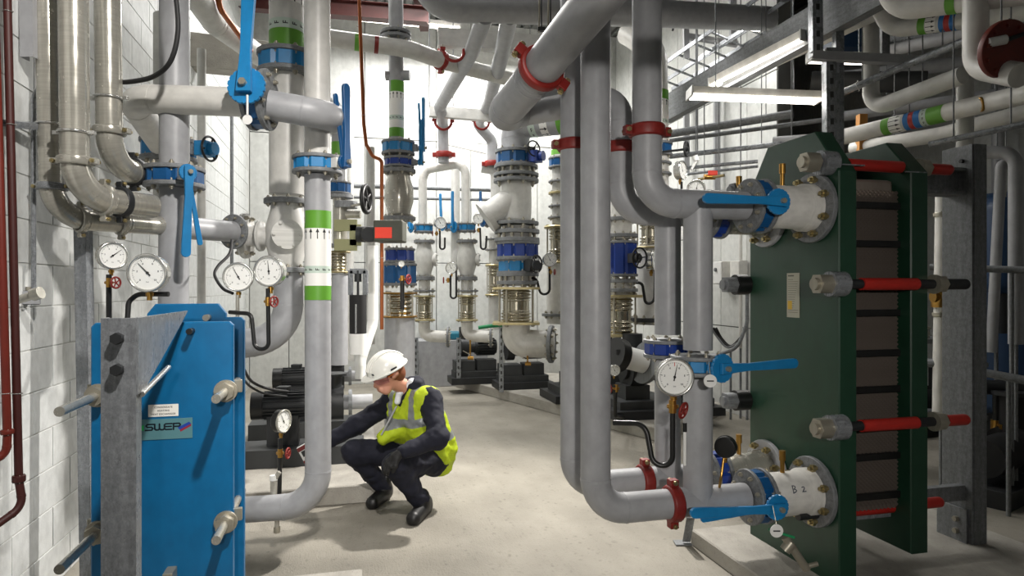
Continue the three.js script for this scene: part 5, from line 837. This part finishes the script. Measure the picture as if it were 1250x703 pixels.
function darkPump(label, c, s, turn) { const g = thing('pump', label, 'pump'); obj('motor', [rot(cyl(0.13 * s, 0.4 * s, 22), 0, 0, HP).translate(0, 0.3 * s, 0)], M.blackMatt, g); obj('volute', [rot(cyl(0.17 * s, 0.14 * s, 22), 0, 0, HP).translate(0.3 * s, 0.3 * s, 0), cyl(0.08 * s, 0.4 * s, 16).translate(0.3 * s, 0.5 * s, 0)], M.blackMatt, g); obj('discharge_flange', [cyl(0.13 * s, 0.03, 20).translate(0.3 * s, 0.7 * s, 0)], M.motor, g); obj('base', [box(0.8 * s, 0.12 * s, 0.36 * s, 0.005).translate(0.12 * s, 0.06 * s, 0)], M.motor, g); g.position.copy(c); g.rotation.y = turn; return g; }
darkPump('black pump in the dark corner right of the end column', P(1215, 600, 5.0).setY(0), 1.1, 0.6);
darkPump('black pump farther back in the dark right corner', P(1195, 540, 7.0).setY(0), 1.1, 0.2);
darkPump('black pump between the green exchanger and the back plinth', P(1120, 540, 7.2).setY(0), 1.1, 0.4);
{ const g = thing('pipe_manifold', 'black pipe manifold with small valves in the dark right corner', 'manifold'); obj('header', [between(v3(-0.6, 0.8, 0), v3(0.6, 0.8, 0), 0.06, 18)], M.motor, g); for (let i = 0; i < 5; i++) { const d = obj('outlet', [mv(cyl(0.03, 0.8, 12), -0.5 + i * 0.25, 0.42, 0)], M.motor, g); obj('outlet_valve', [mv(cyl(0.045, 0.08, 8), -0.5 + i * 0.25, 0.5, 0.0), mv(rot(cyl(0.02, 0.1, 8), HP), -0.5 + i * 0.25, 0.5, 0.05)], i % 2 ? M.brass : M.nut, d); } g.position.copy(P(1262, 500, 5.2)).setY(0); g.rotation.y = -0.3; }
{ const g = thing('shelf_rack', 'grey steel shelf with small fittings behind the end column', 'shelf'); for (const y of [0.5, 0.95, 1.15]) obj('shelf', [mv(box(0.7, 0.04, 0.35, 0.003), 0, y, 0)], M.galvDull, g); for (const s of [-1, 1]) obj('upright', [mv(box(0.04, 1.5, 0.04, 0.003), s * 0.34, 0.75, 0)], M.galvDull, g); g.position.copy(P(1140, 560, 5.7)).setY(0); }
for (let i = 0; i < 5; i++) { const g = thing('pipe_fitting', 'small steel pipe fitting on the grey shelf', 'fitting', 'fittings on the grey shelf'); obj('fitting_body', [mv(cyl(0.035, 0.09, 12), 0, 0.045, 0)], i % 2 ? M.stainless : M.brass, g); obj('fitting_rim', [mv(cyl(0.045, 0.02, 12), 0, 0.09, 0)], M.nut, g); const b = P(1140, 560, 5.7); g.position.set(b.x - 0.26 + i * 0.13, i < 3 ? 1.17 : 0.97, b.z + 0.08); }

// more service pipes in the right-hand bay
run('lagged pale duct crossing high in the right-hand bay', [[1020, 20, 7.6], [1265, -6, 6.4]], 0.16, M.ductWhite, { seg: 22 });
run('grey pipe crossing the right-hand bay under the lagged duct', [[1015, 96, 7.4], [1265, 66, 6.3]], 0.07, M.greyPaint, { seg: 18 });
run('second grey pipe crossing the right-hand bay', [[1030, 142, 7.2], [1265, 108, 6.2]], 0.055, M.greyPaint, { seg: 18 });
run('grey riser standing at the rear of the right-hand bay', [[1098, -20, 7.4], [1098, 480, 7.4]], 0.08, M.greyPaint, { seg: 18, rodsAt: [] });
run('second grey riser at the rear of the right-hand bay', [[1218, 60, 7.2], [1218, 500, 7.2]], 0.06, M.greyPaint, { seg: 18, rodsAt: [] });
ladder('cable ladder crossing the right-hand bay below the ceiling', [1030, 60, 6.8], [1262, 24, 5.6], 0.3, v3(0.1, 1, 0.3));
// ---------- crouching worker
function field(bones, k) {   // smooth union of tapered capsules
  const B = bones.map(([a, b, ra, rb = ra]) => ({ a, d: b.clone().sub(a), l: Math.max(1e-9, b.distanceToSquared(a)), ra, rb }));
  return (x, y, z) => {
    let m = 1e3;
    for (const o of B) {
      const px = x - o.a.x, py = y - o.a.y, pz = z - o.a.z; let t = (px * o.d.x + py * o.d.y + pz * o.d.z) / o.l; t = t < 0 ? 0 : t > 1 ? 1 : t;
      const dx = px - o.d.x * t, dy = py - o.d.y * t, dz = pz - o.d.z * t, d = Math.sqrt(dx * dx + dy * dy + dz * dz) - (o.ra + (o.rb - o.ra) * t);
      const h = Math.max(k - Math.abs(m - d), 0) / k; m = Math.min(m, d) - h * h * k * 0.25;
    }
    return m;
  };
}
function isoMesh(f, c, half, cell) {
  const res = Math.min(150, Math.ceil(half * 2 / cell) + 4), mc = new MarchingCubes(res, M.skin, false, false, 400000), n = mc.size, hs = n / 2;
  let q = 0; for (let z = 0; z < n; z++) for (let y = 0; y < n; y++) for (let x = 0; x < n; x++, q++) mc.field[q] = -f(c.x + (x - hs) / hs * half, c.y + (y - hs) / hs * half, c.z + (z - hs) / hs * half);
  mc.isolation = 0; mc.update();
  const cnt = mc.count, pos = new Float32Array(cnt * 3), nor = new Float32Array(cnt * 3);
  for (let i = 0; i < cnt * 3; i++) { pos[i] = mc.positionArray[i] * half + [c.x, c.y, c.z][i % 3]; nor[i] = mc.normalArray[i]; }
  for (let i = 0; i < cnt; i++) { const l = Math.hypot(nor[i * 3], nor[i * 3 + 1], nor[i * 3 + 2]) || 1; for (let k = 0; k < 3; k++) nor[i * 3 + k] /= l; }
  const g = new THREE.BufferGeometry(); g.setAttribute('position', new THREE.BufferAttribute(pos, 3)); g.setAttribute('normal', new THREE.BufferAttribute(nor, 3)); return boxUV(g);
}
function splitBy(g, test) {   // triangles whose centre passes the test, and the rest
  const p = g.attributes.position, n = g.attributes.normal, u = g.attributes.uv, A = [[], [], []], B = [[], [], []];
  for (let i = 0; i < p.count; i += 3) {
    const c = v3((p.getX(i) + p.getX(i + 1) + p.getX(i + 2)) / 3, (p.getY(i) + p.getY(i + 1) + p.getY(i + 2)) / 3, (p.getZ(i) + p.getZ(i + 1) + p.getZ(i + 2)) / 3), T = test(c); if (T === null) continue; const O = T ? A : B;
    for (let k = i; k < i + 3; k++) { O[0].push(p.getX(k), p.getY(k), p.getZ(k)); O[1].push(n.getX(k), n.getY(k), n.getZ(k)); O[2].push(u.getX(k), u.getY(k)); }
  }
  return [A, B].map(O => { const r = new THREE.BufferGeometry(); r.setAttribute('position', new THREE.Float32BufferAttribute(O[0], 3)); r.setAttribute('normal', new THREE.Float32BufferAttribute(O[1], 3)); r.setAttribute('uv', new THREE.Float32BufferAttribute(O[2], 2)); return r; });
}
{
  const g = thing('person', 'crouching worker in white hard hat, yellow hi-vis vest and navy overalls', 'person');
  const J = {
    pel: v3(-0.63, 0.37, -4.84), chest: v3(-0.715, 0.69, -4.77), neck: v3(-0.75, 0.87, -4.735), shL: v3(-0.575, 0.815, -4.62), shR: v3(-0.885, 0.76, -4.86),
    elL: v3(-0.5, 0.585, -4.44), wrL: v3(-0.745, 0.505, -4.325), elR: v3(-1.13, 0.6, -4.83), wrR: v3(-1.35, 0.475, -4.77),
    hipL: v3(-0.56, 0.36, -4.78), hipR: v3(-0.7, 0.36, -4.92), knL: v3(-0.79, 0.4, -4.42), knR: v3(-1.14, 0.42, -4.73), anL: v3(-0.635, 0.1, -4.6), anR: v3(-0.965, 0.1, -4.93),
    head: v3(-0.872, 0.985, -4.62),
  };
  const left = v3(0.72, 0.12, 0.68).normalize(), fwd = v3(-0.707, 0, 0.707);
  const off = (p, l, f = 0, y = 0) => p.clone().addScaledVector(left, l).addScaledVector(fwd, f).add(v3(0, y, 0));
  const torso = i => [[off(J.pel, -0.08), off(J.pel, 0.08), 0.125 + i], [off(J.pel, -0.06, 0.02, 0.12), off(J.pel, 0.06, 0.02, 0.12), 0.115 + i], [off(J.chest, -0.1, 0, -0.1), off(J.chest, 0.1, 0, -0.1), 0.112 + i], [off(J.chest, -0.1), off(J.chest, 0.1), 0.115 + i], [J.shR, J.shL, 0.07 + i], [J.chest, J.neck, 0.1 + i, 0.06 + i]];
  const arms = i => [[J.shL, J.elL, 0.062 + i, 0.05 + i], [J.elL, J.wrL, 0.05 + i, 0.034 + i], [J.shR, J.elR, 0.062 + i, 0.05 + i], [J.elR, J.wrR, 0.05 + i, 0.034 + i]];
  const legs = i => [[J.hipL, J.knL, 0.1 + i, 0.074 + i], [J.knL, J.anL, 0.07 + i, 0.05 + i], [J.hipR, J.knR, 0.1 + i, 0.074 + i], [J.knR, J.anR, 0.07 + i, 0.05 + i], [J.hipL, J.hipR, 0.11 + i]];
  const feet = i => [[v3(-0.62, 0.052, -4.645), v3(-0.665, 0.042, -4.43), 0.045 + i, 0.038 + i], [v3(-0.96, 0.052, -4.965), v3(-1.01, 0.042, -4.75), 0.045 + i, 0.038 + i]];
  // folds of cloth
  const fold = (f, a, fr) => (x, y, z) => f(x, y, z) + a * noise3(x * fr, y * fr * 1.4, z * fr) + a * 0.5 * noise3(x * fr * 2.3, y * fr * 2.3, z * fr * 2.3);
  const mid = v3(-0.8, 0.55, -4.7);
  // head frame
  const hf = v3(-0.74, -0.4, 0.54).normalize(), hu = UP.clone().addScaledVector(hf, -UP.dot(hf)).normalize(), hl = hu.clone().cross(hf);
  const H = (x, y, z) => J.head.clone().addScaledVector(hl, x).addScaledVector(hu, y).addScaledVector(hf, z);
  const head = [[H(0, 0.02, -0.025), H(0, 0.03, 0.015), 0.085], [H(0, -0.01, 0.03), H(0, -0.055, 0.05), 0.062, 0.05], [H(-0.02, -0.085, 0.062), H(0.02, -0.085, 0.062), 0.03], [H(0, 0.012, 0.098), H(0, -0.022, 0.116), 0.009, 0.014], [H(-0.014, -0.028, 0.102), H(0.014, -0.028, 0.102), 0.011], [H(-0.05, 0.028, 0.075), H(0.05, 0.028, 0.075), 0.018], [H(-0.018, -0.058, 0.096), H(0.018, -0.058, 0.096), 0.0085], [H(-0.016, -0.07, 0.093), H(0.016, -0.07, 0.093), 0.009], [H(-0.084, 0.0, -0.005), H(-0.09, 0.012, -0.02), 0.012, 0.02], [H(0.084, 0.0, -0.005), H(0.09, 0.012, -0.02), 0.012, 0.02], [H(0.0, -0.05, -0.01), J.neck, 0.055, 0.058]];
  const hands = sgn => {
    const w = sgn > 0 ? J.wrL : J.wrR, dir = (sgn > 0 ? v3(-0.72, -0.66, 0.18) : v3(-0.85, -0.2, 0.45)).normalize(), nrm = (sgn > 0 ? v3(-0.35, 0.75, 0.55) : v3(-0.1, 0.5, 0.8)).normalize(), side = dir.clone().cross(nrm).normalize(), k = w.clone().addScaledVector(dir, 0.095), out = [[w, w.clone().addScaledVector(dir, 0.03), 0.032, 0.034]];
    for (let i = 0; i < 4; i++) { const s = (i - 1.5) * 0.022, kn = k.clone().addScaledVector(side, s).addScaledVector(dir, -Math.abs(i - 1.3) * 0.004), L = [0.036, 0.042, 0.04, 0.03][i], d1 = dir.clone().addScaledVector(nrm, -0.5).normalize(), d2 = dir.clone().addScaledVector(nrm, sgn > 0 ? -1.3 : -2.4).normalize(), p1 = kn.clone().addScaledVector(d1, L), p2 = p1.clone().addScaledVector(d2, L * 0.8); out.push([w.clone().addScaledVector(dir, 0.025).addScaledVector(side, s * 0.7), kn, 0.019, 0.0125], [kn, p1, 0.0118, 0.0108], [p1, p2, 0.0108, 0.0095]); }
    const t0 = w.clone().addScaledVector(dir, 0.03).addScaledVector(side, -0.028), t1 = t0.clone().addScaledVector(dir, 0.035).addScaledVector(side, -0.025).addScaledVector(nrm, -0.012), t2 = t1.clone().addScaledVector(dir, 0.032).addScaledVector(nrm, -0.018); out.push([t0, t1, 0.016, 0.013], [t1, t2, 0.0125, 0.0105]);
    return out;
  };
  const bodyGeo = merge([isoMesh(field([...torso(-0.012), ...arms(-0.012), ...legs(-0.012), ...feet(-0.014), ...head.slice(-1)], 0.04), mid, 0.72, 0.012), isoMesh(field(head, 0.022), H(0, -0.03, 0.02), 0.2, 0.004)]);
  obj('body', [bodyGeo], M.skin, g);
  // clothes
  const collarY = c => c.clone().sub(J.neck);
  obj('jacket', [isoMesh(fold(field([...torso(0.004), ...arms(0.017).map((b, i) => i % 2 ? [b[0], b[0].clone().lerp(b[1], 0.86), b[2], b[3]] : b), [off(J.neck, -0.04, -0.03, 0.0), off(J.neck, 0.05, -0.03, 0.02), 0.07]], 0.045), 0.006, 9), mid, 0.72, 0.012)], M.navy, g);
  obj('trousers', [isoMesh(fold(field([...legs(0.012), [off(J.pel, -0.08), off(J.pel, 0.08), 0.13]], 0.035), 0.007, 8), v3(-0.83, 0.34, -4.7), 0.5, 0.01)], M.navy, g);
  const shirt = obj('shirt_collar', [isoMesh(field([[off(J.neck, -0.05, 0.045, 0.03), off(J.neck, 0.0, 0.075, -0.015), 0.02], [off(J.neck, 0.06, 0.02, 0.05), off(J.neck, 0.01, 0.075, -0.015), 0.022], [off(J.neck, 0.06, 0.02, 0.055), off(J.neck, 0.05, -0.04, 0.07), 0.02], [off(J.neck, 0, 0.08, -0.02), off(J.neck, -0.005, 0.09, -0.08), 0.022]], 0.015), off(J.neck, 0, 0.03, 0), 0.16, 0.006)], M.shirt, g);
  // vest: torso shell without the arms, open at the neck
  const vestB = [...torso(0.022).map((b, i) => i === 4 ? [J.shR.clone().lerp(J.shL, 0.14), J.shL.clone().lerp(J.shR, 0.06), 0.088] : b), [off(J.chest, -0.03, 0.05, -0.08), off(J.pel, -0.07, 0.33, 0.165), 0.09, 0.04], [off(J.chest, -0.13, 0.03, -0.08), off(J.pel, -0.15, 0.29, 0.175), 0.07, 0.035], [off(J.pel, 0.1, -0.06, 0), off(J.pel, 0.12, -0.05, -0.08), 0.1, 0.07], [off(J.chest, 0.11, -0.06, 0.04), off(J.pel, 0.13, -0.07, 0.06), 0.085, 0.085], [J.shL.clone().lerp(J.shR, 0.12), off(J.chest, 0.13, -0.02, 0), 0.092, 0.08]];
  const vf = fold(field(vestB, 0.04), 0.006, 8), armF = field([[J.shL.clone().addScaledVector(left, 0.07), J.elL, 0.07, 0.068], [J.shR.clone().addScaledVector(left, -0.03), J.elR, 0.085, 0.065]], 0.01);
  const neckF = field([[off(J.neck, 0, 0.0, 0.1), off(J.neck, 0, 0.02, -0.02), 0.075], [off(J.neck, 0, 0.05, 0.02), off(J.neck, -0.01, 0.14, -0.19), 0.06, 0.02]], 0.02);
  const vest = isoMesh((x, y, z) => Math.max(vf(x, y, z), -armF(x, y, z), -neckF(x, y, z)), v3(-0.73, 0.58, -4.76), 0.42, 0.0075);
  const ax = J.neck.clone().sub(J.pel).normalize(), len = J.neck.distanceTo(J.pel);
  const [bands, cloth] = splitBy(vest, c => { const d = c.clone().sub(J.pel), t = d.dot(ax) / len, s = c.clone().sub(J.neck).dot(left); return (t > 0.58 && t < 0.69) || (t > 0.2 && t < 0.3) || (Math.abs(Math.abs(s - 0.0) - 0.115) < 0.027 && t >= 0.6); });
  const vm = obj('hi_vis_vest', [cloth], M.hivis, g); obj('reflective_bands', [bands], M.reflective, vm);
  obj('zip', [barBetween(off(J.chest, -0.01, 0.142, 0.07), off(J.pel, -0.05, 0.36, 0.2), 0.012, 0.006, fwd, 0)], M.greyPaint, vm);
  for (const s of [1, -1]) {
    const w = s > 0 ? J.wrL : J.wrR; obj('glove', [isoMesh(field(hands(s), 0.012), w.clone().add(v3(-0.08, -0.05, 0.03)), 0.17, 0.0035)], M.glove, g);
    const a = s > 0 ? J.anL : J.anR, ft = feet(0.012)[s > 0 ? 0 : 1], bt = isoMesh(field([ft, [ft[0].clone().add(v3(0, 0.04, 0)), ft[0].clone().lerp(a, 0.9), 0.052], [a, a.clone().add(v3(0, 0.04, 0)), 0.055]], 0.03), a.clone().add(v3(-0.02, -0.03, 0.08)), 0.24, 0.007), p = bt.attributes.position;
    for (let i = 0; i < p.count; i++) if (p.getY(i) < 0.006) p.setY(i, 0.006);
    obj('boot', [bt], M.boot, g);
  }
  // hair, helmet, goggles
  obj('hair', [isoMesh((x, y, z) => Math.max(field([[H(0, 0.03, -0.03), H(0, 0.03, 0.005), 0.091], [H(0, -0.02, -0.06), H(0, 0.0, -0.05), 0.065]], 0.03)(x, y, z), field([[H(0, -0.03, 0.12), H(0, -0.03, 0.07), 0.1]], 0.01)(x, y, z) * -1), H(0, 0.02, -0.02), 0.15, 0.006)], M.hair, g);
  const hm = new THREE.Matrix4().makeBasis(hl, hu, hf).setPosition(H(0, 0.045, -0.008)), hp = [];
  for (let i = 0; i <= 14; i++) { const a = i / 14 * HP; hp.push([Math.cos(a) * 0.12, Math.sin(a) * 0.122]); }
  const dome = lathe(hp, 40); dome.scale(1, 1, 1.2);
  const ridge = Array.from({ length: 3 }, (_, k) => { const c = new THREE.CatmullRomCurve3(Array.from({ length: 9 }, (_, i) => { const a = 0.35 + i / 8 * (Math.PI - 0.7); return v3((k - 1) * 0.03, Math.sin(a) * 0.122, Math.cos(a) * 0.143); })); return new THREE.TubeGeometry(c, 20, 0.008, 8); });
  const sh = obj('hard_hat', [merge([dome, ...ridge]).applyMatrix4(hm)], M.helmet, g);
  const bo = [], bi = []; for (let i = 0; i < 48; i++) { const a = i / 48 * TAU, pk = Math.max(0, Math.sin(a)); bo.push([Math.cos(a) * 0.132, Math.sin(a) * 0.155 + pk * pk * 0.045]); }
  obj('brim', [extr(bo, 0.012, 0.003).rotateX(HP).translate(0, 0.008, 0).applyMatrix4(hm)], M.helmet, sh);
  for (const [x, y, z, r] of [[0.124, 0.018, 0.0, 0], [0.06, 0.03, 0.132, 0]]) obj('hat_badge', [box(x > 0.1 ? 0.004 : 0.03, 0.012, x > 0.1 ? 0.05 : 0.004, 0.001).translate(x, y, z).applyMatrix4(hm)], M.motor, sh);
  const lensG = lathe([[0.094, -0.024], [0.099, 0], [0.094, 0.024]], 30), lp = lensG.attributes.position; for (let i = 0; i < lp.count; i++) if (lp.getZ(i) < 0.03) lp.setZ(i, 0.03);
  lensG.translate(0, 0.004, 0.016); const hb = new THREE.Matrix4().makeBasis(hl, hu, hf).setPosition(J.head);
  const gl = obj('safety_glasses', [lensG.applyMatrix4(hb)], M.lens, g);
  for (const s of [-1, 1]) obj('temple_arm', [between(H(s * 0.097, 0.02, 0.045), H(s * 0.094, 0.022, -0.03), 0.004, 6)], M.orange, gl);
  obj('brow_bar', [new THREE.TubeGeometry(new THREE.CatmullRomCurve3([H(-0.095, 0.028, 0.05), H(-0.06, 0.028, 0.098), H(0, 0.028, 0.114), H(0.06, 0.028, 0.098), H(0.095, 0.028, 0.05)]), 20, 0.0035, 6)], M.tagWhite, gl);
  rebase(g);
  // hand held instrument
  const m = thing('handheld_meter', 'red and white hand held meter in the worker gloved hand', 'meter'); const c = J.wrR.clone().add(v3(-0.12, -0.055, 0.06));
  obj('meter_body', [basisBox(v3(0, 0, 0), 0.1, 0.13, 0.045)], M.tagWhite, m); obj('meter_guard', [basisBox(v3(0, 0.045, 0.0), 0.105, 0.03, 0.05), basisBox(v3(0, -0.05, 0), 0.105, 0.02, 0.05)], M.redDark, m); obj('meter_screen', [basisBox(v3(0.006, 0.005, 0.024), 0.07, 0.04, 0.004)], M.motor, m); m.position.copy(c); m.rotation.z = 0.5;
}
scene.traverse(o => { if (o.isLight) { o.castShadow = true; } });
renderer.render(scene, camera);
